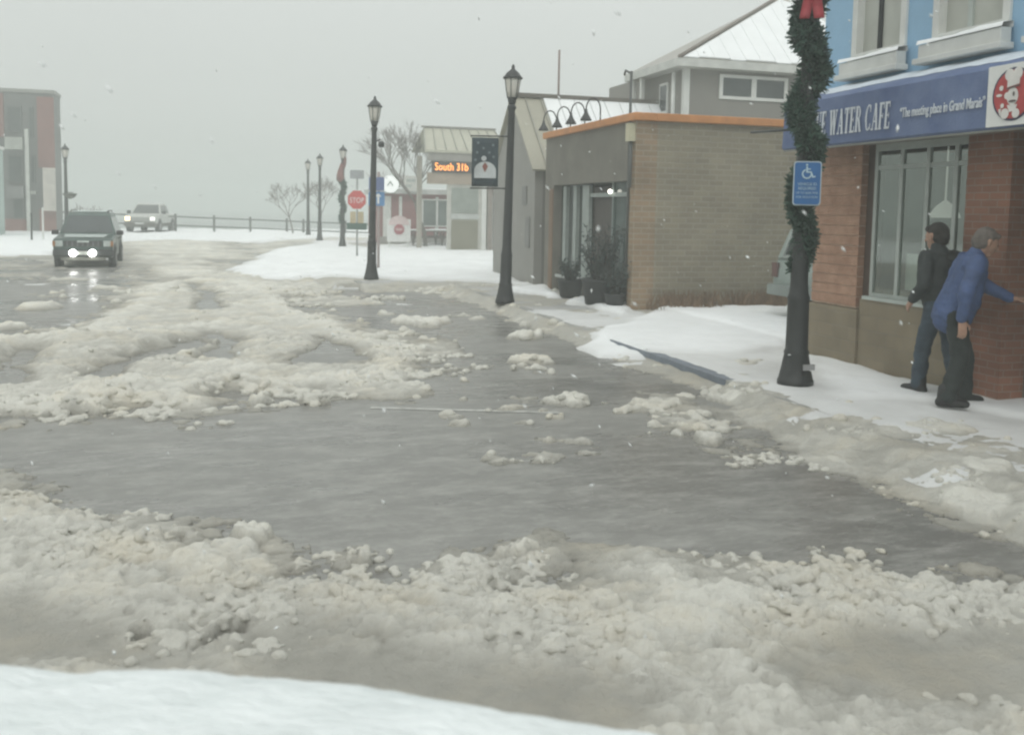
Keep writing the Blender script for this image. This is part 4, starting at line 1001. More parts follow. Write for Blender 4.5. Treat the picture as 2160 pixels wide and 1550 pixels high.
# ---------------------------------------------------------------- hip roofed building
def hip_building():
    t = thing('hipped_building', (11,22,.12), 'taller taupe building with a snow covered hipped roof behind the brick shop', 'building')
    wall = mat('taupe_wall', (.215,.205,.185), .8, .08, 1.2, .2, 16)
    x0, x1, y0, y1, ze = 11.05, 17.0, 22.0, 24.6, 5.62
    y1b = 27.0
    MB().box(x0,x1,y0,y0+.2,0,ze).box(x0,x0+.2,y0+.2,y1b,0,ze).box(x1-.2,x1,y0+.2,y1b,0,ze).box(x0+.2,x1-.2,y1b-.2,y1b,0,ze).build('wall', wall, t)
    MB().box(x0-.04,x0+.12,y0-.03,y0+.0,3.5,ze).box(x0-.03,x0-.0,y0,y0+.12,3.5,ze).build('corner_board', white_trim, t)
    MB().cyl((x0-.22,y0+.2,3.6),(x0-.22,y0+.2,5.45),.05,8).build('downpipe', white_trim, t)
    ox, oy, zo = x0-.38, y0-.38, ze+.1
    X1, Y1 = x1+.38, 24.9
    ap = Vector((14.9,23.9,8.0)); ap2 = Vector((15.6,24.2,8.0))
    A, B, C, D = Vector((ox,oy,zo)), Vector((X1,oy,zo)), Vector((X1,y1b,zo)), Vector((ox,Y1,zo))
    tin = mat('grey_tin', (.34,.325,.29), .5, .1, 1)
    rf = MB().add([A,B,C,D,ap,Vector((14.9,25.4,7.9))], [(0,1,4),(1,2,5,4),(2,3,5),(3,0,4,5),(0,3,2,1)]).build('roof', tin, t)
    # snow on the plane that faces the street corner, with seams left showing
    def onpl(u, v): # u along eave 0..1, v up slope 0..1
        e = A+(B-A)*u; return e+(ap-e)*v
    s = MB(); n = (B-A).cross(ap-A).normalized()
    if n.z < 0: n = -n
    N = 15
    for k in range(N):
        xa, xb = ox+.12+(X1-ox-.2)*(k+.012)/N, ox+.12+(X1-ox-.2)*(k+.99)/N
        def top(x):  # strip runs straight up the slope till it meets the hip
            f = (x-ox)/(ap.x-ox) if x < ap.x else (X1-x)/(X1-ap.x); return max(.0, min(1, f))
        pts = []
        sl = (ap-A); 
        def P(x, f): 
            return Vector((x, oy+(ap.y-oy)*f, zo+(ap.z-zo)*f))
        lo = .012 if k % 3 else .0
        q = [P(xa,lo), P(xb,lo), P(xb,max(lo,top(xb)-.035)), P(xa,max(lo,top(xa)-.035))]
        s.add([p+n*.01 for p in q]+[p+n*.05 for p in q], [(4,5,6,7),(0,1,5,4),(1,2,6,5),(2,3,7,6),(3,0,4,7)])
    s.build('snow_sheet', snow_clean, rf, fix=True)
    MB().obox((14.0,22.62,6.45),(2.4,.03,.06),rx=R(40)).build('snow_guard', mat('guard', (.28,.28,.26), .6), rf)
    hp = (ap-A); MB().tube([A+n*.03, ap+Vector((0,0,.04))], .05, 6).build('hip_cap', mat('brown_hip', (.22,.19,.165), .6), rf)
    MB().box(ox-.02,X1,oy-.03,oy,zo-.2,zo-.004).box(ox-.03,ox,oy,Y1,zo-.2,zo-.004).build('fascia', mat('fascia', (.52,.53,.5), .6), t)
    MB().box(ox,X1,oy,y0,zo-.2,zo-.17).box(ox,x0,y0,Y1,zo-.2,zo-.17).build('soffit', mat('soffit', (.4,.4,.37), .7), t)
    w = MB().box(12.0,13.98,y0-.05,y0-.002,4.82,4.9).box(12.0,13.98,y0-.05,y0-.002,5.36,5.44).box(12.0,12.1,y0-.05,y0-.002,4.9,5.36).box(13.88,13.98,y0-.05,y0-.002,4.9,5.36).box(12.92,13.06,y0-.05,y0-.002,4.9,5.36).build('window', white_trim, t)
    MB().box(12.1,12.92,y0-.02,y0-.004,4.9,5.36).build('pane', glass_mat('upper_glass', (.055,.065,.065), .08), w)
    MB().box(13.06,13.88,y0-.02,y0-.004,4.9,5.36).build('pane', MATS['upper_glass'], w)
    w2 = MB().box(x0-.04,x0-.002,22.9,23.4,4.5,5.3).build('window', white_trim, t)
    MB().box(x0-.05,x0-.042,22.97,23.33,4.57,5.23).build('pane', MATS['upper_glass'], w2)
    for yy in (24.0,24.55): MB().box(ox+.06,ox+.16,yy-.06,yy+.06,3.2,zo-.2).build('porch_post', white_trim, t)
hip_building()

# ---------------------------------------------------------------- information kiosk
def kiosk():
    t = thing('information_kiosk', (9.6,40,.12), 'roofed information kiosk with an orange lit message strip', 'kiosk')
    tan = mat('kiosk_tan', (.36,.34,.29), .7, .1, 2)
    roof = mat('kiosk_metal', (.43,.425,.34), .5, .1, 1)
    y = 40.0
    q = [(7.85,y-.9,4.35),(11.5,y-.9,4.35),(11.2,y+.6,5.4),(8.1,y+.6,5.4)]
    r = MB().add([Vector(p) for p in q]+[Vector(p)-Vector((0,0,.1)) for p in q], [(0,1,2,3),(7,6,5,4),(0,4,5,1),(1,5,6,2),(2,6,7,3),(3,7,4,0)])
    r.add([(8.1,y+.6,5.4),(11.2,y+.6,5.4),(11.5,y+2.2,4.4),(7.85,y+2.2,4.4)], [(0,1,2,3)])
    rf = r.build('roof', roof, t, fix=True)
    s = MB()
    for k in range(9):
        f = k/8; a = Vector(q[0])+(Vector(q[1])-Vector(q[0]))*f; b = Vector(q[3])+(Vector(q[2])-Vector(q[3]))*f
        s.tube([a+Vector((0,0,.03)), b+Vector((0,0,.03))], .025, 4)
    s.build('seams', mat('kiosk_seam', (.34,.34,.29), .5), rf)
    MB().box(8.0,11.3,y+.52,y+.68,5.38,5.46).build('ridge_cap', mat('kiosk_cap', (.25,.24,.22), .6), rf)
    MB().box(8.0,11.4,y-.82,y-.6,3.92,4.34).build('fascia', mat('kiosk_fascia', (.29,.28,.255), .7), t)
    b = MB().box(8.15,10.3,y-.9,y-.84,3.42,3.9).build('message_display', mat('display_black', (.03,.022,.018), .5), t)
    led = mat('led_orange', (.8,.3,.08), .5, 0, emis=(1.0,.33,.06), estr=2.6)
    text_mesh('lit_text', 'South 31b', led, t, Vector((8.27,y-.905,3.52))-Vector((9.6,40,.12)), (1,0,0), (0,0,1), .44, .80, .004).parent = b
    MB().box(8.0,11.4,y-.82,y-.6,2.95,3.42).build('beam', mat('kiosk_beam', (.33,.27,.21), .7), t)
    w = MB().box(8.86,10.35,y-.75,y-.62,.1,2.95).build('panel_frame', mat('kiosk_frame', (.45,.45,.41), .6), t)
    MB().box(9.04,10.2,y-.78,y-.752,1.75,2.8).build('upper_panel', mat('panel_grey_green', (.25,.28,.25), .4, .2, 3), w)
    MB().box(9.04,10.2,y-.78,y-.752,.2,1.45).build('lower_panel', mat('panel_olive', (.2,.19,.14), .6, .1, 2), w)
    MB().box(9.0,10.24,y-.785,y-.752,1.5,1.72).build('white_band', mat('panel_band', (.42,.44,.42), .5), w)
    for x, m in ((10.45,white_trim),(10.72,mat('brown_post', (.23,.2,.175), .7)),(10.98,white_trim)):
        MB().box(x-.1,x+.1,y-.8,y-.6,.0,2.95).build('post', m, t)
    MB().add([(10.62,y-.7,2.5),(10.82,y-.7,2.5),(11.3,y-.7,2.95),(10.3,y-.7,2.95),(10.62,y-.6,2.5),(10.82,y-.6,2.5),(11.3,y-.6,2.95),(10.3,y-.6,2.95)], [(0,1,2,3),(7,6,5,4),(0,4,5,1),(1,5,6,2),(3,7,4,0)]).build('bracket', MATS['brown_post'], t)
    MB().box(11.1,13.6,y-.1,y+.1,.0,.9).box(11.1,13.6,y-.1,y+.1,2.75,3.3).build('porch_wall', mat('porch_wall', (.46,.46,.43), .7), t)
    pw = MB()
    for x in (11.1,12.0,12.9): pw.box(x,x+.1,y-.12,y+.12,.9,2.75)
    pw = pw.build('porch_window', white_trim, t)
    MB().box(11.2,13.5,y-.02,y+.0,.9,2.75).build('pane', glass_mat('porch_glass', (.2,.25,.23), .1), pw)
    MB().box(8.0,8.2,y+1.4,y+1.6,0,4.2).box(11.0,11.2,y+1.4,y+1.6,0,4.2).build('rear_post', tan, t)
kiosk()

# ---------------------------------------------------------------- red drive-in
def red_building():
    t = thing('red_building', (9,47.5,.12), 'low red and white building with white signs on its roof edge', 'building')
    y = 47.0
    MB().box(7.2,12.5,y,y+4,.0,2.62).build('wall', mat('red_board', (.24,.085,.085), .75, .2, 2), t)
    MB().box(7.0,12.7,y-.35,y+4.2,2.62,2.86).build('roof', mat('grey_roof_edge', (.45,.46,.44), .7), t)
    MB().box(7.0,12.7,y-.35,y+4.2,2.86,2.94).build('roof_snow', snow_clean, t)
    for x0, x1 in ((7.35,7.75),(8.15,8.3),(9.15,9.3),(10.0,10.15)):
        MB().box(x0,x1,y-.06,y-.002,.1,2.5).build('white_panel', white_trim, t)
    wn = MB().box(9.3,12.3,y-.05,y-.002,1.0,2.4).build('window', white_trim, t)
    for k in range(4): MB().box(9.38+.75*k,10.02+.75*k,y-.065,y-.052,1.08,2.32).build('pane', glass_mat('grey_glass', (.13,.16,.15), .1), wn)
    MB().box(7.2,12.5,y-.12,y-.0025 if False else y-.062,.1,.5).build('plinth', mat('grey_plinth', (.3,.29,.27), .8), t)
    rs = MB().prism([(.42*math.cos(R(a)), .42*math.sin(R(a))) for a in range(0,360,15)], lambda a, b, d: (7.63+a, y-.45+d, 3.08+b), -.04, .04).build('round_sign', mat('white_added_glow', (.84,.86,.85), .4, .04, emis=(.95,1,.97), estr=.45), t, fix=True)  # faint glow added to the material to make the white sign face brighter
    MB().prism([(-.18,-.1),(.0,.16),(.18,-.1),(.1,-.12),(0,.04),(-.1,-.12)], lambda a, b, d: (7.63+a, y-.495+d, 3.1+b), -.004, .0).build('sign_mark', mat('mark_grey', (.4,.44,.41), .6), rs, fix=True)
    MB().cyl((7.63,y-.45,2.8),(7.63,y-.45,2.66),.04,6).build('sign_post', galv, rs)
    bs = MB().box(8.3,9.0,y-.48,y-.42,2.75,3.5).build('square_sign', mat('off_white', (.6,.6,.56), .5, .1, 3), t)
    MB().box(8.42,8.88,y-.49,y-.482,3.2,3.36).box(8.42,8.7,y-.49,y-.482,2.95,3.08).build('sign_mark', MATS['mark_grey'], bs)
red_building()
def picnic(loc, label):
    t = thing('picnic_table', loc, label, 'picnic table', 'snowy picnic tables by the red building')
    wd = mat('weathered_wood', (.1,.075,.065), .85, .25, 3)
    MB().box(-.9,.9,-.38,.38,.70,.75).build('table_top', wd, t, local=True)
    for s in (-1,1): MB().box(-.9,.9,s*.72-.13,s*.72+.13,.42,.46).build('bench', wd, t, local=True)
    for x in (-.7,.7):
        MB().obox((x,-.3,.35),(.06,.09,.82),rx=R(32)).obox((x+.062,.3,.35),(.06,.09,.82),rx=R(-32)).box(x-.08,x-.035,-.8,.8,.36,.42).build('leg_frame', wd, t, local=True)
    MB().box(-.88,.88,-.36,.36,.752,.81).build('top_snow', snow_clean, t, local=True, bevel=.02)
    return t
pt0 = picnic((9.1,44.6,.12), 'snowy wooden picnic table left of the kiosk panel, nearer the white sign board')
p2 = copy_tree(pt0); p2.location = (10.4,45.6,.12); p2['label'] = 'snowy wooden picnic table half hidden behind the kiosk panel'

# ---------------------------------------------------------------- far left building
def left_building():
    y = 61.5
    t = thing('apartment_building', (-13,y,0), 'three storey grey and dull red building at the left edge of the street', 'building')
    red = mat('dull_red_board', (.19,.072,.06), .8, .2, .8)
    grey = mat('panel_grey', (.105,.11,.105), .75, .3, .8)
    MB().box(-22,-9.7,y,y+2.2,0,8.2).build('wall', grey, t)
    MB().box(-22.1,-9.65,y-.1,y+2.3,8.2,8.4).build('roof', mat('roof_trim', (.24,.24,.22), .7), t)
    for (x0,x1,z0,z1) in ((-13.4,-12.35,5.6,8.1),(-10.6,-9.704,3.9,8.0),(-14.6,-13.6,.2,5.2),(-10.6,-9.71,.1,1.5),(-12.9,-11.3,.05,.9)):
        MB().box(x0,x1,y-.08,y-.002,z0,z1).build('red_panel', red, t)
    for (x0,x1,z0,z1) in ((-12.2,-11.4,5.9,7.4),(-12.2,-11.4,3.0,4.6),(-12.0,-11.4,.9,2.1),(-11.0,-10.75,3.0,4.6),(-11.05,-10.8,5.6,7.4),(-16,-14.9,5.8,7.4),(-16,-14.9,3,4.6)):
        w = MB().box(x0,x1,y-.09,y-.003,z0,z1).build('window', mat('dark_frame', (.06,.068,.066), .6), t)
        MB().box(x0+.08,x1-.08,y-.1,y-.092,z0+.08,z1-.08).build('pane', glass_mat('far_glass', (.03,.04,.04), .1), w)
    MB().box(-12.25,-11.35,y-.5,y-.1,4.9,5.6).build('balcony', mat('balcony_pale', (.36,.38,.34), .7), t)
    MB().box(-12.25,-11.35,y-.5,y-.1,2.1,2.8).build('balcony', mat('balcony_grey', (.15,.155,.15), .7), t)
    MB().box(-11.25,-11.05,y-.3,y-.11,.2,6.1).build('white_strip', mat('strip_pale', (.5,.52,.48), .7), t)
    MB().box(-11.0,-10.72,y-.35,y-.11,2.35,2.55).build('small_balcony', MATS['balcony_pale'], t)
    MB().box(-10.3,-9.68,y-.55,y-.12,1.4,3.9).build('pale_bay', mat('bay_cream', (.5,.47,.42), .7), t)
left_building()
tc_ = thing('green_building', (-11.6,52,0), 'narrow strip of a pale green building cut by the left edge', 'building')
MB().box(-16.0,-11.34,52,56,.0,4.6).build('wall', mat('pale_green_board', (.33,.42,.39), .75, .12, 1), tc_)
MB().box(-16.0,-11.28,51.9,56.1,4.6,4.75).build('roof_edge', white_trim, tc_)
w_ = MB().box(-12.4,-11.42,51.93,51.998,2.5,4.2).build('window', white_trim, tc_)
MB().box(-12.3,-11.5,51.91,51.928,2.6,4.1).build('pane', glass_mat('sky_glass', (.3,.36,.38), .1), w_)

# ---------------------------------------------------------------- fence at the lake
def fence():
    t = thing('rail_fence', (-1,64,0), 'low dark rail fence at the lake end of the street', 'fence')
    wd = mat('fence_wood', (.11,.115,.11), .85, .25, 4)
    xs = [-20,-16.5,-13.2,-10.2,-7.38,-3.2,-.86,1.38,3.69,4.76,7.5,10.2,13]
    def zt(x): return 1.13-.028*(x+3)
    for x in xs: MB().box(x-.07,x+.07,63.93,64.07,-.05,zt(x)+.18).build('post', wd, t)
    for dz in (0,-.55):
        a, b = xs[0], xs[-1]
        MB().tube([(a,63.9,zt(a)+dz),(b,63.9,zt(b)+dz)], .045, 6).build('rail', wd, t)
fence()

# ---------------------------------------------------------------- bare trees
def bare_tree(loc, h, label, seed, spread=.5, levels=5, thick=.09, lean=(0,0)):
    rd = random.Random(seed)
    t = thing('bare_tree', loc, label, 'tree', 'bare winter trees')
    tr, br = MB(), MB()
    def grow(p, d, L, r, lv):
        q = p; pts = [p]; rr = [r]
        for k in range(3):
            d = (d+Vector((rd.gauss(0,.12), rd.gauss(0,.12), rd.gauss(.04,.08)))).normalized()
            q = q+d*L/3; pts.append(q); rr.append(r*(1-.3*(k+1)/3))
        (tr if lv == 0 else br).tube(pts, rr, 8 if lv == 0 else 4)
        if lv >= levels: return
        for k in range(3 if lv else 4):
            a = rd.random()*6.28; e = (d+Vector((math.cos(a), math.sin(a), .15))*spread*(.8+.6*rd.random())).normalized()
            s = pts[2] if k == 0 and lv else (pts[3] if k % 2 else pts[2]*.4+pts[3]*.6)
            grow(s, e, L*(.62+.15*rd.random()), max(r*.58, .009), lv+1)
    grow(Vector((0,0,0)), Vector((lean[0],lean[1],1)).normalized(), h*.38, thick, 0)
    bm = mat('bare_bark', (.15,.135,.12), .9, .25, 6)
    tr.build('trunk', bm, t, local=True); br.build('branches', mat('bare_twigs', (.19,.17,.155), .9, .2, 6), t, local=True)
bare_tree((8.75,43.2,.12), 5.7, 'tall bare tree rising behind the kiosk roof', 5, .55, 6, .10, (.02,0))
bare_tree((8.2,50.5,.12), 4.2, 'small bare tree behind the red building', 9, .6, 4, .08)
bare_tree((3.75,58.2,.12), 3.6, 'small bare tree beside the pair of far street lamps, left one', 12, .6, 5, .05)
bare_tree((5.2,56.5,.12), 3.6, 'small bare tree beside the pair of far street lamps, right one', 15, .6, 5, .05)
bare_tree((-6.6,50,.0), 2.0, 'low bare bush at the foot of the lamp by the red three storey building', 21, .9, 4, .04)

# ---------------------------------------------------------------- vehicles (local: front at +x, left side +y)
def side_prism(mb, prof, hw):
    """closed side profile (x,z) swept across the width; hw(z) half width"""
    n = len(prof)
    vs = [(x, hw(z), z) for x, z in prof]+[(x, -hw(z), z) for x, z in prof]
    mb.add(vs, [tuple(range(n-1,-1,-1)), tuple(range(n, 2*n))]+[(i, (i+1)%n, n+(i+1)%n, n+i) for i in range(n)])
def wheel(parent, x, y, r, w):
    s = 1 if y > 0 else -1
    o = MB().tube([(x,y-s*w,r),(x,y-s*w*.9,r),(x,y-s*.03,r),(x,y,r)], [r*.93,r,r,r*.93], 22).build('wheel', rubber, parent, local=True)
    m = MB().tube([(x,y-s*.02,r),(x,y+s*.006,r)], [r*.6,r*.56], 18)
    for k in range(5):
        a = 2*math.pi*k/5; m.obox((x+.3*r*math.cos(a), y+s*.01, r+.3*r*math.sin(a)), (.5*r,.02,.12*r), ry=-a)
    m.build('rim', mat('rim_grey', (.28,.28,.28), .45, .2, metal=.4), o, local=True)
def quad(mb, a, b, c, d, n, t=.008):
    n = Vector(n).normalized()*t; q = [Vector(p) for p in (a,b,c,d)]
    mb.add([p for p in q]+[p+n for p in q], [(0,1,2,3),(7,6,5,4),(0,4,5,1),(1,5,6,2),(2,6,7,3),(3,7,4,0)])
def suv(loc, rz, label, paint, lit=True, snowroof=True, cat='suv', name='oncoming_suv', L=4.2, W=.84, Ht=1.62):
    t = thing(name, loc, label, cat, None, rz)
    def hw(z): return W if z < 1.0 else W-(z-1.0)*.33
    lo = [(-2.05,.42),(-2.1,.5),(-2.08,.85),(-2.0,1.02),(.72,1.03),(1.95,.93),(2.03,.88),(2.06,.58),(2.0,.4),(1.78,.36),(-1.8,.36)]
    b = MB(); side_prism(b, lo, lambda z: W if z > .5 else W-.03); b.build('body', paint, t, local=True, bevel=.035)
    top = [(.74,1.02),(.2,Ht-.1),(.02,Ht-.02),(-1.75,Ht-.02),(-1.9,Ht-.1),(-2.02,1.02)]
    b = MB(); side_prism(b, top, hw); b.build('cabin', paint, t, local=True, bevel=.03)
    gl = glass_mat('car_glass', (.06,.072,.075), .06)
    def cab(x, z, s, e=0): return Vector((x, s*(hw(z)+e), z))
    w = MB(); zb, zt = 1.07, Ht-.13
    def fx(z): return .74-(z-1.02)*.54/(Ht-.12)+.0
    def fxx(z): return .74+(.2-.74)*(z-1.02)/(Ht-.1-1.02)
    quad(w, (fxx(zb),hw(zb)-.07,zb),(fxx(zb),-hw(zb)+.07,zb),(fxx(zt),-hw(zt)+.07,zt),(fxx(zt),hw(zt)-.07,zt), (1,0,.7))
    w.build('windscreen', gl, t, local=True, fix=True)
    w = MB(); rx = lambda z: -2.02+.12*(z-1.02)/(Ht-.12-1.02)
    quad(w, (rx(1.1),-.6,1.1),(rx(1.1),.6,1.1),(rx(Ht-.17),.52,Ht-.17),(rx(Ht-.17),-.52,Ht-.17), (-1,0,.2), .012)
    rw = w.build('rear_window', gl, t, local=True, fix=True)
    fr = MB()
    for a_, b_ in (((-.64,1.06),(.64,1.06)),((-.57,Ht-.13),(.57,Ht-.13)),((-.64,1.06),(-.57,Ht-.13)),((.64,1.06),(.57,Ht-.13))):
        fr.tube([(rx(a_[1])-.012,a_[0],a_[1]),(rx(b_[1])-.012,b_[0],b_[1])], .022, 6)
    fr.build('window_trim', mat('pale_trim', (.4,.44,.42), .4), rw, local=True)
    for sg in (-1, 1): MB().box(-2.12,-2.07,sg*(W-.1)-.07,sg*(W-.1)+.07,.72,.96).build('tail_light', mat('tail_dull', (.13,.075,.07), .4), t, local=True)
    MB().box(-2.2,-2.06,-W,W,.42,.6).build('rear_bumper', mat('bumper_dark', (.03,.034,.034), .6) if lit else mat('bumper_pale', (.22,.25,.235), .6), t, local=True, bevel=.03)
    w = MB()
    for sg in (-1, 1): w.tube([(fxx(1.07)+.02, .1*sg+.15, 1.08),(fxx(1.3)+.02, .1*sg-.35, 1.2)], .008, 4)
    w.build('wipers', black_plastic, t, local=True)
    for sg in (1,-1):
        for (xa, xb, ca, cb_) in ((.55,-.35,.3,0),(-.42,-1.15,0,0),(-1.22,-1.85,0,-.1)):
            w = MB(); za, zc = 1.08, Ht-.15
            quad(w, (xa-(0 if ca == 0 else .02), sg*(hw(za)+.0), za), (xb, sg*hw(za), za), (xb, sg*hw(zc), zc), (xa-ca, sg*hw(zc), zc), (0,sg,.33), .006)
            w.build('side_window', gl, t, local=True, fix=True)
        MB().obox((.62,sg*(W+.1),1.08),(.1,.2,.14)).build('mirror', black_plastic, t, local=True, bevel=.02)
        hl = MB().obox((2.04,sg*(W-.16),.79),(.06,.2,.17)).build('headlight', mat('lamp_clear', (.45,.5,.48), .15, .1), t, local=True, bevel=.015)
        MB().obox((2.035,sg*(W-.03),.79),(.1,.07,.15)).build('indicator', mat('amber', (.35,.15,.05), .3), t, local=True)
        MB().tube([(-.0,sg*(hw(Ht)-.05),Ht+.0),(-.05,sg*(hw(Ht)-.05),Ht+.05),(-1.6,sg*(hw(Ht)-.05),Ht+.05),(-1.65,sg*(hw(Ht)-.05),Ht)], .014, 6).build('roof_rail', black_plastic, t, local=True)
        for x in (1.28,-1.25):
            MB().cyl((x,sg*(W-.06),.36),(x,sg*(W+.012),.36),.44,24).build('wheel_arch', black_plastic, t, local=True)
            wheel(t, x, sg*(W+.03), .355, .2)
        for x in (-.25,-1.05):
            MB().box(x-.08,x+.08,sg*(W)-.01 if sg > 0 else -W-.025,sg*W+.025 if sg > 0 else -W+.01,.87,.91).build('door_handle', black_plastic, t, local=True)
        dl = MB()
        for x in (.58,-.38,-1.18): dl.box(x-.006,x+.006,min(sg*(W-.005),sg*(W+.003)),max(sg*(W-.005),sg*(W+.003)),.45,1.0)
        dl.build('door_seams', dark_gap, t, local=True)
    g = MB().box(2.03,2.062,-.5,.5,.7,.87).build('grille', black_plastic, t, local=True)
    s = MB()
    for k in range(7): s.box(2.06,2.075,-.45+.14*k,-.41+.14*k,.715,.855)
    s.build('slats', mat('slat_grey', (.1,.11,.105), .5), g, local=True)
    MB().box(2.064,2.085,-.16,.16,.83,.875).build('badge', mat('badge', (.55,.6,.57), .4), t, local=True)
    bp = MB().box(2.0,2.14,-W+.0,W-.0,.42,.62).build('bumper', mat('bumper_dark', (.03,.034,.034), .6), t, local=True, bevel=.03)
    MB().box(2.142,2.15,-.17,.17,.47,.57).build('number_plate', mat('plate_pale', (.45,.47,.43), .5), bp, local=True)
    MB().box(2.0,2.1,-.6,.6,.3,.4).build('valance', mat('valance', (.14,.14,.12), .7), t, local=True)
    if lit:
        for y in (-.26,.26):
            f = MB().lathe([(.02,-.03),(.1,0),(.105,.03),(.07,.045)], 12, (0,0,0))
            f.v = [(2.19+v[2], y+v[0], .52+v[1]) for v in f.v]
            f.build('fog_light', mat('fog_lit', (1,1,1), .3, 0, emis=(1,1,.97), estr=14), t, local=True, fix=True)
    if snowroof:
        MB().box(-1.7,-.05,-(hw(Ht)-.1),hw(Ht)-.1,Ht-.015,Ht+.035).build('roof_snow', mat('car_snow', (.5,.56,.54), .7, .1, 3, .3, 8), t, local=True, bevel=.03)
        MB().add([(.95,-.6,1.02),(1.7,-.55,.965),(1.7,.55,.965),(.95,.6,1.02),(.95,-.6,1.04),(1.7,-.55,.975),(1.7,.55,.975),(.95,.6,1.04)], [(4,5,6,7),(0,1,5,4),(1,2,6,5),(2,3,7,6),(3,0,4,7)]).build('bonnet_snow', mat('bonnet_slush', (.4,.45,.43), .6, .2, 3), t, local=True)
    return t
green_paint = mat('dark_green_paint', (.03,.062,.052), .3, .3, 3, spec=.6)
suv((-4.15,32.3,-.08), R(-88), 'dark green suv driving towards us with two bright fog lights', green_paint, W=.81, Ht=1.70)
pale_paint = mat('pale_green_paint', (.29,.345,.32), .35, .15, 2)
suv((11.0,13.42,.14), R(2), 'pale green snow dusted car seen from behind in the alley behind the garlanded lamp', pale_paint, lit=False, cat='car', name='parked_car')

def pickup(loc, rz):
    t = thing('pickup_truck', loc, 'silver pickup truck turning in from the lake road with one glowing headlight', 'pickup truck', None, rz)
    pt = mat('silver_paint', (.48,.49,.46), .4, .12, 2); W = .92
    dk = mat('road_grime', (.1,.095,.085), .8, .3, 3)
    b = MB(); side_prism(b, [(-2.6,.62),(2.3,.6),(2.5,.7),(2.48,1.0),(2.35,1.1),(1.15,1.18),(-2.6,1.16)], lambda z: W); b.build('body', pt, t, local=True, bevel=.05)
    MB().box(-2.55,2.45,-W+.04,W-.04,.4,.62).build('grimy_sill', dk, t, local=True)
    def hw(z): return W-.04-(z-1.15)*.3
    b = MB(); side_prism(b, [(1.2,1.16),(.55,1.78),(.35,1.83),(-.75,1.82),(-.95,1.74),(-1.05,1.16)], hw); b.build('cab', pt, t, local=True, bevel=.05)
    gl = glass_mat('truck_glass', (.07,.08,.08), .06)
    w = MB(); quad(w, (1.14,.78,1.22),(1.14,-.78,1.22),(.62,-.62,1.72),(.62,.62,1.72), (1,0,1)); w.build('windscreen', gl, t, local=True, fix=True)
    for sg in (1,-1):
        w = MB(); quad(w, (.98,sg*hw(1.24),1.24),(-.9,sg*hw(1.24),1.24),(-.82,sg*hw(1.7),1.7),(.55,sg*hw(1.7),1.7), (0,sg,.3)); w.build('side_window', gl, t, local=True, fix=True)
        MB().obox((1.0,sg*(W+.12),1.28),(.1,.22,.2)).build('mirror', black_plastic, t, local=True, bevel=.02)
        for x in (1.55,-1.65):
            MB().cyl((x,sg*(W-.05),.42),(x,sg*(W+.01),.42),.5,22).build('wheel_arch', black_plastic, t, local=True)
            wheel(t, x, sg*(W+.03), .41, .24)
    MB().box(2.49,2.52,-.55,.55,.74,.98).build('grille', mat('grille_grey', (.3,.31,.29), .5), t, local=True)
    MB().obox((2.48,-.72,.9),(.08,.26,.2)).build('headlight', mat('lamp_warm', (.9,.7,.5), .4, 0, emis=(1,.72,.42), estr=5), t, local=True)
    MB().obox((2.48,.72,.9),(.08,.26,.2)).build('headlight', mat('lamp_white', (.8,.8,.78), .4, 0, emis=(1,.97,.9), estr=1.2), t, local=True)
    MB().box(2.46,2.62,-W,W,.48,.66).build('bumper', dk, t, local=True, bevel=.03)
    MB().box(2.62,2.64,-.25,.25,.58,.68).build('number_plate', mat('plate_white', (.6,.62,.6), .5), t, local=True)
    MB().box(-2.5,-1.12,-W+.08,W-.08,1.165,1.2).build('bed_snow', snow_clean, t, local=True)
    MB().box(-.7,.3,-.6,.6,1.83,1.87).build('roof_snow', snow_clean, t, local=True, bevel=.02)
    MB().obox((-1.4,.3,1.35),(.5,.7,.3)).build('tool_box', mat('tool_box', (.1,.12,.115), .6), t, local=True, bevel=.02)
pickup((-4.62,63.4,.12), R(-100))

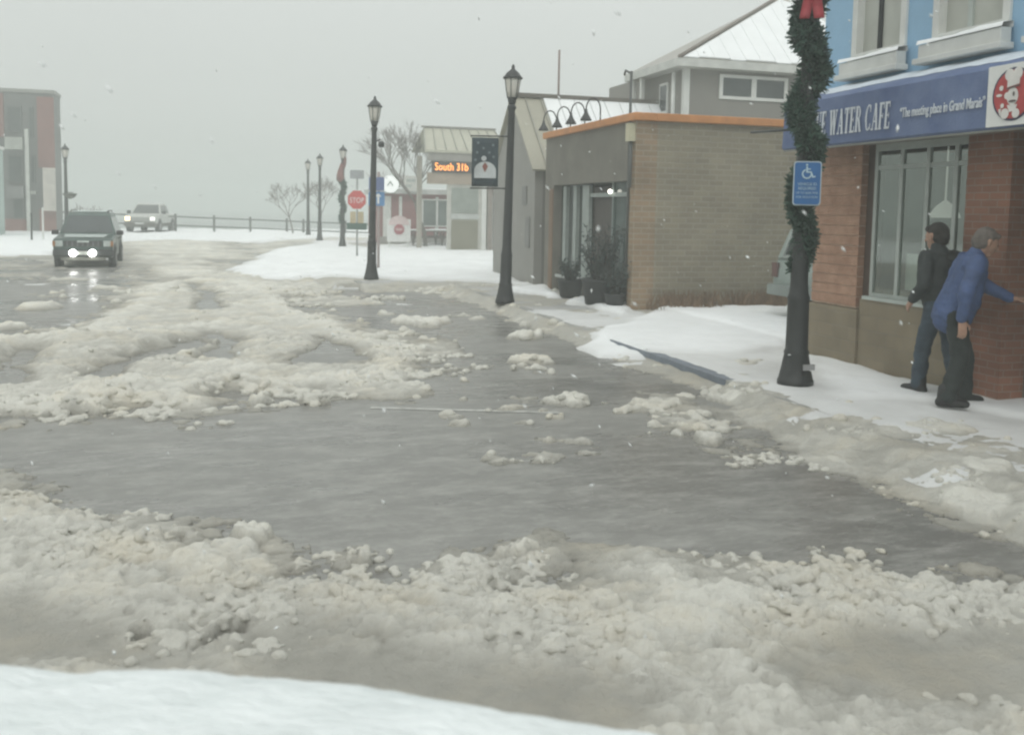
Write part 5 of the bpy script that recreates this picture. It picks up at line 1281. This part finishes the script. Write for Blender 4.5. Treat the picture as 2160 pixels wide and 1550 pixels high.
# the snow covered bonnet in front of us
def own_car():
    rz = R(-26.5); t = thing('snowy_car', (-.42,-.17,0), 'near car seen only as a snow covered white bonnet along the bottom edge', 'car', None, rz)
    # local: forward +y, right +x
    t.location = (-.60*math.cos(rz)*1.0, -.60*math.sin(rz), 0)
    paint = mat('dark_paint', (.03,.032,.035), .35, .2, 3)
    W, yf = 1.12, 1.63
    def top(u, v):
        s = 1.054+.03*(1-(u/.93)**2)-.05*max(0, v-.4)**2
        e = max(0, (v-(yf-.16))/.16); s -= .10*min(e,1)**2.2
        a = max(0, (abs(u)-(W-.14))/.14); s -= .10*min(a,1)**2.2
        return s
    def grid(nu, nv, v0, v1, lift):
        vs = []
        for j in range(nv+1):
            for i in range(nu+1):
                u = -W+2*W*i/nu; v = v0+(v1-.1*(u/W)**2-v0)*j/nv
                vs.append((u, v, top(u, v+.1*(u/W)**2)+lift(u, v)))
        fs = [(j*(nu+1)+i, j*(nu+1)+i+1, (j+1)*(nu+1)+i+1, (j+1)*(nu+1)+i) for j in range(nv) for i in range(nu)]
        return vs, fs
    vs, fs = grid(30, 30, .35, yf, lambda u, v: 0)
    MB().add(vs, fs, True).build('bonnet', paint, t, local=True)
    def lift(u, v):
        a = np.array([u*2.2]); b = np.array([v*1.6])
        n = fbm(a, b, 201, 3)[0]; n2 = fbm(np.array([u*13.+4]), np.array([v*9.]), 205, 3)[0]; n3 = fbm(np.array([u*45.]), np.array([v*30.]), 207, 2)[0]
        k = .05+.035*(n-.4)+.011*(n2-.5)+.004*(n3-.5)
        groove = .012*math.exp(-((u+.55-(v-1.2)*.35)/.11)**2)
        e = min(1, max(0, (yf+.02-v)/.10), max(0, (W-abs(u))/.1)); return k*(e**.5)-groove+.003
    vs, fs = grid(150, 110, .4, yf-.005, lift)
    MB().add(vs, fs, True).build('bonnet_snow', mat('bonnet_snow_mat', (.70,.75,.745), .75, .04, 7, .8, 30, spec=.3, c2=(.86,.90,.90), stretch=(.8,2.6,1), detail=8), t, local=True)
    for s in (-1,1): MB().box(s*(W-.03)-.03,s*(W-.03)+.03,.3,yf-.12,.35,1.0).build('fender', paint, t, local=True, bevel=.02)
    MB().box(-W+.1,W-.1,yf-.16,yf-.08,.45,1.0).build('grille', black_plastic, t, local=True)
    MB().box(-W,W,yf-.14,yf+.04,.38,.58).build('bumper', black_plastic, t, local=True, bevel=.03)
    for s in (-1,1):
        MB().box(s*.72-.14,s*.72+.14,yf-.17,yf-.07,.78,.96).build('headlight', MATS['lamp_clear'], t, local=True)
        wheel(t, 0, .1, .01, .01) if False else None
own_car()

# ---------------------------------------------------------------- people
def blob(name, mb, m, parent, voxel=.012, smooth=4, wrinkle=0.0, wseed=0):
    """fuse the rough volumes into one continuous surface"""
    me = bpy.data.meshes.new('tmp'); me.from_pydata(mb.v, [], mb.f); me.update()
    o = bpy.data.objects.new('tmp', me); col.objects.link(o)
    r = o.modifiers.new('r', 'REMESH'); r.mode = 'VOXEL'; r.voxel_size = voxel; r.use_smooth_shade = True
    s = o.modifiers.new('s', 'SMOOTH'); s.iterations = smooth; s.factor = .5
    bpy.context.view_layer.update()
    nm = bpy.data.meshes.new_from_object(o.evaluated_get(bpy.context.evaluated_depsgraph_get()))
    bpy.data.objects.remove(o); bpy.data.meshes.remove(me)
    if wrinkle:
        n = len(nm.vertices); co = np.empty(n*3, np.float32); no = np.empty(n*3, np.float32)
        nm.vertices.foreach_get('co', co); nm.vertices.foreach_get('normal', no); co = co.reshape(-1,3); no = no.reshape(-1,3)
        w = fbm(co[:,0]*9+co[:,1]*6, co[:,2]*16+co[:,1]*5, wseed, 3)-.5
        co = co+no*(w*wrinkle)[:,None]; nm.vertices.foreach_set('co', co.astype(np.float32).ravel()); nm.update()
    nm.name = name; nm.materials.clear(); nm.materials.append(m)
    nm.polygons.foreach_set('use_smooth', np.ones(len(nm.polygons), bool))
    ob = bpy.data.objects.new(name, nm); col.objects.link(ob)
    if parent is not None: ob.parent = parent
    return ob
def hand(mb, w, d, up, curl=.5, side=1, k=1.0):
    """palm and five bent fingers starting at wrist w, heading d, 'up' = back of the hand"""
    d = Vector(d).normalized(); up = Vector(up); up = (up-d*up.dot(d)).normalized(); s = d.cross(up)*side
    w = Vector(w)
    mb.capsule(w-d*.03, w+d*.02, .026*k, .024*k, 10)
    for f in (-.026,-.009,.009,.025): mb.capsule(w+d*.02+s*f*.7*k, w+d*.085*k+s*f*k, .017*k, .0125*k, 10)
    for f, L in ((-.03,.062),(-.010,.075),(.011,.08),(.031,.07)):
        p = w+d*.088*k+s*f*k; a = d; 
        for j, seg in enumerate((.45,.32,.25)):
            a = (a-up*curl*(.55 if j else .35)).normalized(); q = p+a*L*seg*k; mb.capsule(p, q, (.0095-.0008*j)*k, (.0088-.0008*j)*k, 8); p = q
    p = w+d*.03*k+s*.03*k; a = (d*.6+s*.75-up*.35).normalized(); q = p+a*.045*k; mb.capsule(p, q, .0135*k, .0105*k, 8)
    a = (d*.9+s*.15-up*.35).normalized(); mb.capsule(q, q+a*.034*k, .0105*k, .009*k, 8)
def head(mb, c, f, up, k=1.0):
    """skull, jaw, nose, brow, ears; f = facing"""
    f = Vector(f).normalized(); up = Vector(up); up = (up-f*up.dot(f)).normalized(); s = f.cross(up); c = Vector(c)
    def P(a, b, u): return c+f*a*k+s*b*k+up*u*k
    mb.sphere(P(-.012,0,.03), .098*k, 18, 12); mb.sphere(P(.012,0,.0), .086*k, 18, 12)
    mb.capsule(P(.025,0,-.03), P(.05,0,-.085), .066*k, .036*k)
    mb.capsule(P(.086,0,.012), P(.112,0,-.022), .011*k, .016*k, 8)
    mb.capsule(P(.078,-.032,.026), P(.078,.032,.026), .016*k, .016*k, 8)
    mb.capsule(P(.082,-.018,-.058), P(.082,.018,-.058), .009*k, .009*k, 8); mb.capsule(P(.08,-.015,-.07), P(.08,.015,-.07), .009*k, .009*k, 8)
    for sg in (-1,1): mb.capsule(P(-.012,sg*.088,-.022), P(-.018,sg*.096,.02), .014*k, .02*k, 8)
    return P
skin = mat('skin', (.40,.24,.17), .55, .1, 12, .1, 60)
hair_m = mat('dark_hair', (.028,.024,.02), .75, .4, 20, .6, 90)
grey_hair = mat('grey_hair', (.14,.12,.105), .75, .3, 20, .6, 90)
denim = mat('denim', (.042,.062,.082), .85, .25, 9, .2, 60)
shoe_m = mat('black_boot', (.018,.018,.018), .6, .25, 12)
def eyes(P, parent):
    e = MB()
    for sg in (-1,1): e.sphere(P(.083,sg*.032,.008), .012, 10, 6)
    e.build('eyes', mat('eye_dark', (.06,.05,.045), .25), parent, local=True)
def cap_hair(name, m, P, parent, back=.0):
    h = MB()
    h.sphere(P(-.028,0,.045), .104, 16, 10); h.sphere(P(-.05,0,.0), .088, 16, 10); h.capsule(P(.05,-.05,.085), P(.05,.05,.085), .03, .03)
    for sg in (-1,1): h.capsule(P(-.01,sg*.082,.05), P(-.03,sg*.082,-.02), .02, .016)
    h.capsule(P(-.07,-.03,-.05), P(-.07,.03,-.05), .04, .04)
    return blob(name, h, m, parent, .009, 3, .006, 3)
def boots(parent, feet, z):
    for (p, a) in feet:
        d = Vector((math.sin(a), math.cos(a), 0)); p = Vector(p); b = MB()
        b.capsule(p-d*.06+Vector((0,0,.045)), p+d*.14+Vector((0,0,.04)), .046, .042); b.capsule(p+d*.05+Vector((0,0,.05)), p+d*.16+Vector((0,0,.038)), .048, .036); b.capsule(p-d*.04+Vector((0,0,.05)), p-d*.03+Vector((0,0,.17)), .05, .055)
        b.box(p.x-.001,p.x+.001,p.y-.001,p.y+.001,.01,.02)
        blob('boot', b, shoe_m, parent, .011, 3)

def man_walking():
    t = thing('person', (6.72,7.68,.155), 'dark haired person in dark jacket and jeans walking away past the cafe window', 'person', 'people outside the cafe', R(8))
    J = dict(hipL=(-.1,0,.86), hipR=(.1,0,.86), kneeL=(-.11,.1,.48), kneeR=(.1,-.03,.47), ankL=(-.11,.14,.1), ankR=(.11,-.14,.1),
             pel=(0,0,.9), waist=(0,.02,1.04), chest=(0,.05,1.25), neck=(0,.075,1.42), shL=(-.19,.05,1.36), shR=(.19,.05,1.36),
             elL=(-.27,-.01,1.09), elR=(.27,.0,1.09), wrL=(-.235,.15,.93), wrR=(.24,.13,.92))
    b = MB(); P = head(b, (0,.115,1.555), (-.15,1,-.12), (0,.1,1))
    b.capsule((0,.07,1.38),(0,.1,1.5),.062,.058)
    for s in 'LR':
        b.capsule(J['hip'+s],J['knee'+s],.075,.05); b.capsule(J['knee'+s],J['ank'+s],.05,.036); b.capsule(J['sh'+s],J['el'+s],.045,.038); b.capsule(J['el'+s],J['wr'+s],.038,.027)
    b.capsule(J['pel'],J['chest'],.095,.095); b.capsule(J['shL'],J['shR'],.06,.06)
    b.capsule((0,.05,1.3),(0,.08,1.42),.09,.06)
    hand(b, J['wrL'], Vector(J['wrL'])-Vector(J['elL']), (-1,.2,.3), .6, 1); hand(b, J['wrR'], Vector(J['wrR'])-Vector(J['elR']), (1,.2,.3), .6, -1)
    body = blob('body', b, skin, t, .0075, 2); eyes(P, t)
    cap_hair('hair', hair_m, P, t)
    c = MB()
    c.capsule((0,0,.82),(0,.02,1.02),.165,.17); c.capsule((-.05,.03,1.0),(-.06,.05,1.3),.15,.135); c.capsule((.05,.03,1.0),(.06,.05,1.3),.15,.135)
    c.capsule((-.12,.05,1.33),(.12,.05,1.33),.105,.105); c.capsule((0,.06,1.36),(0,.08,1.45),.1,.075)
    for s in 'LR':
        c.capsule(J['sh'+s],J['el'+s],.083,.066); w = Vector(J['wr'+s]); e = Vector(J['el'+s]); c.capsule(e, w-(w-e)*.08, .066,.05)
    blob('jacket', c, mat('dark_jacket', (.028,.034,.034), .8, .3, 8, .3, 70), t, .012, 3, .028, 31)
    c = MB(); c.capsule((-.07,0,.86),(.07,0,.86),.125,.125)
    for s in 'LR': c.capsule(J['hip'+s],J['knee'+s],.102,.076); c.capsule(J['knee'+s],J['ank'+s],.076,.07)
    blob('jeans', c, denim, t, .011, 3, .024, 33)
    boots(t, [((-.11,.14,-.005),-.1),((.11,-.14,-.005),.15)], 0)
man_walking()

def man_bending():
    a = R(-114)
    t = thing('person', (6.46,7.20,.165), 'person in a blue jacket stooping with one hand reaching for the cafe door', 'person', 'people outside the cafe', a)
    # local: forward +y, right +x (right side towards the street)
    J = dict(hipL=(-.1,-.02,.82), hipR=(.1,-.02,.82), kneeL=(-.11,.14,.46), kneeR=(.11,.03,.45), ankL=(-.12,.15,.09), ankR=(.12,-.07,.09),
             pel=(0,-.03,.87), waist=(0,.02,1.0), chest=(0,.09,1.22), neck=(0,.15,1.39), shL=(-.2,.12,1.34), shR=(.2,.1,1.33),
             elL=(-.22,.30,1.12), elR=(.30,-.02,1.06), wrL=(-.08,.52,1.0), wrR=(.28,-.03,.82))
    b = MB(); P = head(b, (.0,.235,1.51), (-.05,1,-.35), (0,.35,1))
    b.capsule((0,.13,1.35),(0,.2,1.47),.062,.058)
    for s in 'LR':
        b.capsule(J['hip'+s],J['knee'+s],.075,.05); b.capsule(J['knee'+s],J['ank'+s],.05,.036); b.capsule(J['sh'+s],J['el'+s],.045,.038); b.capsule(J['el'+s],J['wr'+s],.038,.027)
    b.capsule(J['pel'],J['chest'],.095,.095); b.capsule(J['shL'],J['shR'],.06,.06); b.capsule((0,.09,1.27),(0,.14,1.38),.09,.06)
    hand(b, J['wrR'], Vector((.0,.08,-1)), (1,.1,0), .75, -1, 1.08); hand(b, J['wrL'], Vector((.1,1,.05)), (0,0,1), .8, 1, 1.05)
    blob('body', b, skin, t, .0075, 2); eyes(P, t)
    cap_hair('hair', grey_hair, P, t)
    c = MB()
    c.capsule((0,-.03,.84),(0,.03,1.0),.18,.185); c.capsule((-.06,.03,.98),(-.07,.09,1.24),.16,.145); c.capsule((.06,.03,.98),(.07,.09,1.24),.16,.145)
    c.capsule((-.13,.1,1.3),(.13,.09,1.3),.115,.115); c.capsule((0,.1,1.33),(0,.15,1.41),.1,.08)
    for s in 'LR':
        w = Vector(J['wr'+s]); e = Vector(J['el'+s]); c.capsule(J['sh'+s],J['el'+s],.086,.068); c.capsule(e, w-(w-e)*.1, .068,.052)
    blob('jacket', c, mat('blue_jacket', (.05,.085,.19), .7, .25, 6, .3, 60), t, .012, 3, .03, 41)
    c = MB(); c.capsule((-.07,-.03,.83),(.07,-.03,.83),.125,.125)
    for s in 'LR': c.capsule(J['hip'+s],J['knee'+s],.105,.082); c.capsule(J['knee'+s],J['ank'+s],.082,.078)
    blob('trousers', c, mat('black_trousers', (.02,.026,.025), .85, .3, 9, .2, 60), t, .011, 3, .026, 43)
    boots(t, [((-.12,.15,-.005),-.1),((.12,-.07,-.005),.15)], 0)
man_bending()

# ---------------------------------------------------------------- falling snow
fs = MB(); random.seed(91)
for i in range(420):
    y = 1.9+22*random.random()**1.3; x = y*(-.3+1.15*random.random()); z = .15+(1.9+y*.28)*random.random()
    r = .0028+.005*random.random()*min(1, y/5); e = Vector((random.gauss(.5,.3), random.gauss(0,.3), random.gauss(-.6,.3))).normalized()*r*(1.2+2.2*random.random())
    a = e.orthogonal().normalized()*r; b = e.normalized().cross(a); p = Vector((x,y,z))
    fs.add([p+e,p-e,p+a,p-a,p+b,p-b], [(0,2,4),(0,4,3),(0,3,5),(0,5,2),(1,4,2),(1,3,4),(1,5,3),(1,2,5)], True)
tag(fs.build('falling_snow', mat('flake', (.85,.87,.87), .8, .02)), 'sparse snowflakes falling through the street air', None, None, 'stuff')

# ---------------------------------------------------------------- haze, sky, sun, camera
HAZE = .0078
hz = MB().box(-270,270,-45,430,-1.6,9.4).build('haze', (lambda: bpy.data.materials.new('haze_air'))())
hm = hz.data.materials[0]; hm.use_nodes = True; nt = hm.node_tree
for n in list(nt.nodes):
    if n.type == 'BSDF_PRINCIPLED': nt.nodes.remove(n)
pv = nt.nodes.new('ShaderNodeVolumePrincipled'); pv.inputs['Color'].default_value = (.93,.97,.94,1); pv.inputs['Density'].default_value = HAZE; pv.inputs['Anisotropy'].default_value = .2
out = [n for n in nt.nodes if n.type == 'OUTPUT_MATERIAL'][0]
nt.links.new(pv.outputs[0], out.inputs['Volume']); tag(hz, kind='stuff', label='pale snow haze over the whole street')

w = bpy.data.worlds.new('World'); sc.world = w; w.use_nodes = True; nt = w.node_tree; N, L = nt.nodes, nt.links
bg = N['Background']; bg.inputs['Strength'].default_value = .10
sky = N.new('ShaderNodeTexSky'); sky.sky_type = 'NISHITA'; sky.sun_disc = False
SUN_EL, SUN_ROT = 48, 205
sky.sun_elevation = R(SUN_EL); sky.sun_rotation = R(SUN_ROT); sky.dust_density = 4; sky.air_density = 1.0; sky.ozone_density = 1.0
hs = N.new('ShaderNodeHueSaturation'); hs.inputs['Saturation'].default_value = .08; hs.inputs['Value'].default_value = .7
L.new(sky.outputs[0], hs.inputs['Color'])
tcw = N.new('ShaderNodeTexCoord'); spw = N.new('ShaderNodeSeparateXYZ'); L.new(tcw.outputs['Generated'], spw.inputs[0])
mr = N.new('ShaderNodeMapRange'); mr.inputs['From Min'].default_value = 0; mr.inputs['From Max'].default_value = 1; L.new(spw.outputs['Z'], mr.inputs['Value'])
# an even overcast: cloud layer brightening towards the zenith, mottled a little
cl = N.new('ShaderNodeMix'); cl.data_type = 'RGBA'; L.new(mr.outputs[0], cl.inputs['Factor'])
CL0, CL1 = 5.7, 13.0
cl.inputs['A'].default_value = (CL0*.935,CL0*1.0,CL0*.955,1); cl.inputs['B'].default_value = (CL1*.97,CL1*1.0,CL1*.985,1)
nz = N.new('ShaderNodeTexNoise'); nz.inputs['Scale'].default_value = 1.6; nz.inputs['Detail'].default_value = 3; L.new(tcw.outputs['Generated'], nz.inputs['Vector'])
m2 = N.new('ShaderNodeMapRange'); m2.inputs['To Min'].default_value = .93; m2.inputs['To Max'].default_value = 1.07; L.new(nz.outputs['Fac'], m2.inputs['Value'])
ml = N.new('ShaderNodeMix'); ml.data_type = 'RGBA'; ml.blend_type = 'MULTIPLY'; ml.inputs['Factor'].default_value = 1
L.new(cl.outputs['Result'], ml.inputs['A']); L.new(m2.outputs[0], ml.inputs['B'])
mx = N.new('ShaderNodeMix'); mx.data_type = 'RGBA'; mx.inputs['Factor'].default_value = .85
L.new(hs.outputs[0], mx.inputs['A']); L.new(ml.outputs['Result'], mx.inputs['B'])
L.new(mx.outputs['Result'], bg.inputs['Color'])

sl = bpy.data.lights.new('sun', 'SUN'); sl.energy = .5; sl.angle = R(25); sl.color = (1,.98,.95)
so = bpy.data.objects.new('sun', sl); col.objects.link(so)
d = Vector((math.sin(R(SUN_ROT))*math.cos(R(SUN_EL)), math.cos(R(SUN_ROT))*math.cos(R(SUN_EL)), math.sin(R(SUN_EL))))
so.rotation_euler = d.to_track_quat('Z', 'Y').to_euler()

cd = bpy.data.cameras.new('camera'); co = bpy.data.objects.new('camera', cd); col.objects.link(co)
cd.sensor_fit = 'HORIZONTAL'; cd.sensor_width = 36; cd.lens = 36*F/2160; cd.shift_y = -(775-PY)/2160; cd.clip_start = .05; cd.clip_end = 2000
cd.dof.use_dof = True; cd.dof.focus_distance = 11; cd.dof.aperture_fstop = 3.2
M = Matrix(((RT[0],UP[0],-FW[0],0),(RT[1],UP[1],-FW[1],0),(RT[2],UP[2],-FW[2],CAMZ),(0,0,0,1)))
co.matrix_world = M
sc.camera = co
vs = sc.view_settings; vs.view_transform = 'Standard'; vs.look = 'None'; vs.exposure = .15; vs.gamma = 1
sc.render.engine = 'CYCLES'
cy = sc.cycles; cy.volume_bounces = 1; cy.max_bounces = 6; cy.diffuse_bounces = 3; cy.glossy_bounces = 3; cy.use_denoising = True
cy.pixel_filter_type = 'BLACKMAN_HARRIS'; cy.filter_width = 2.3
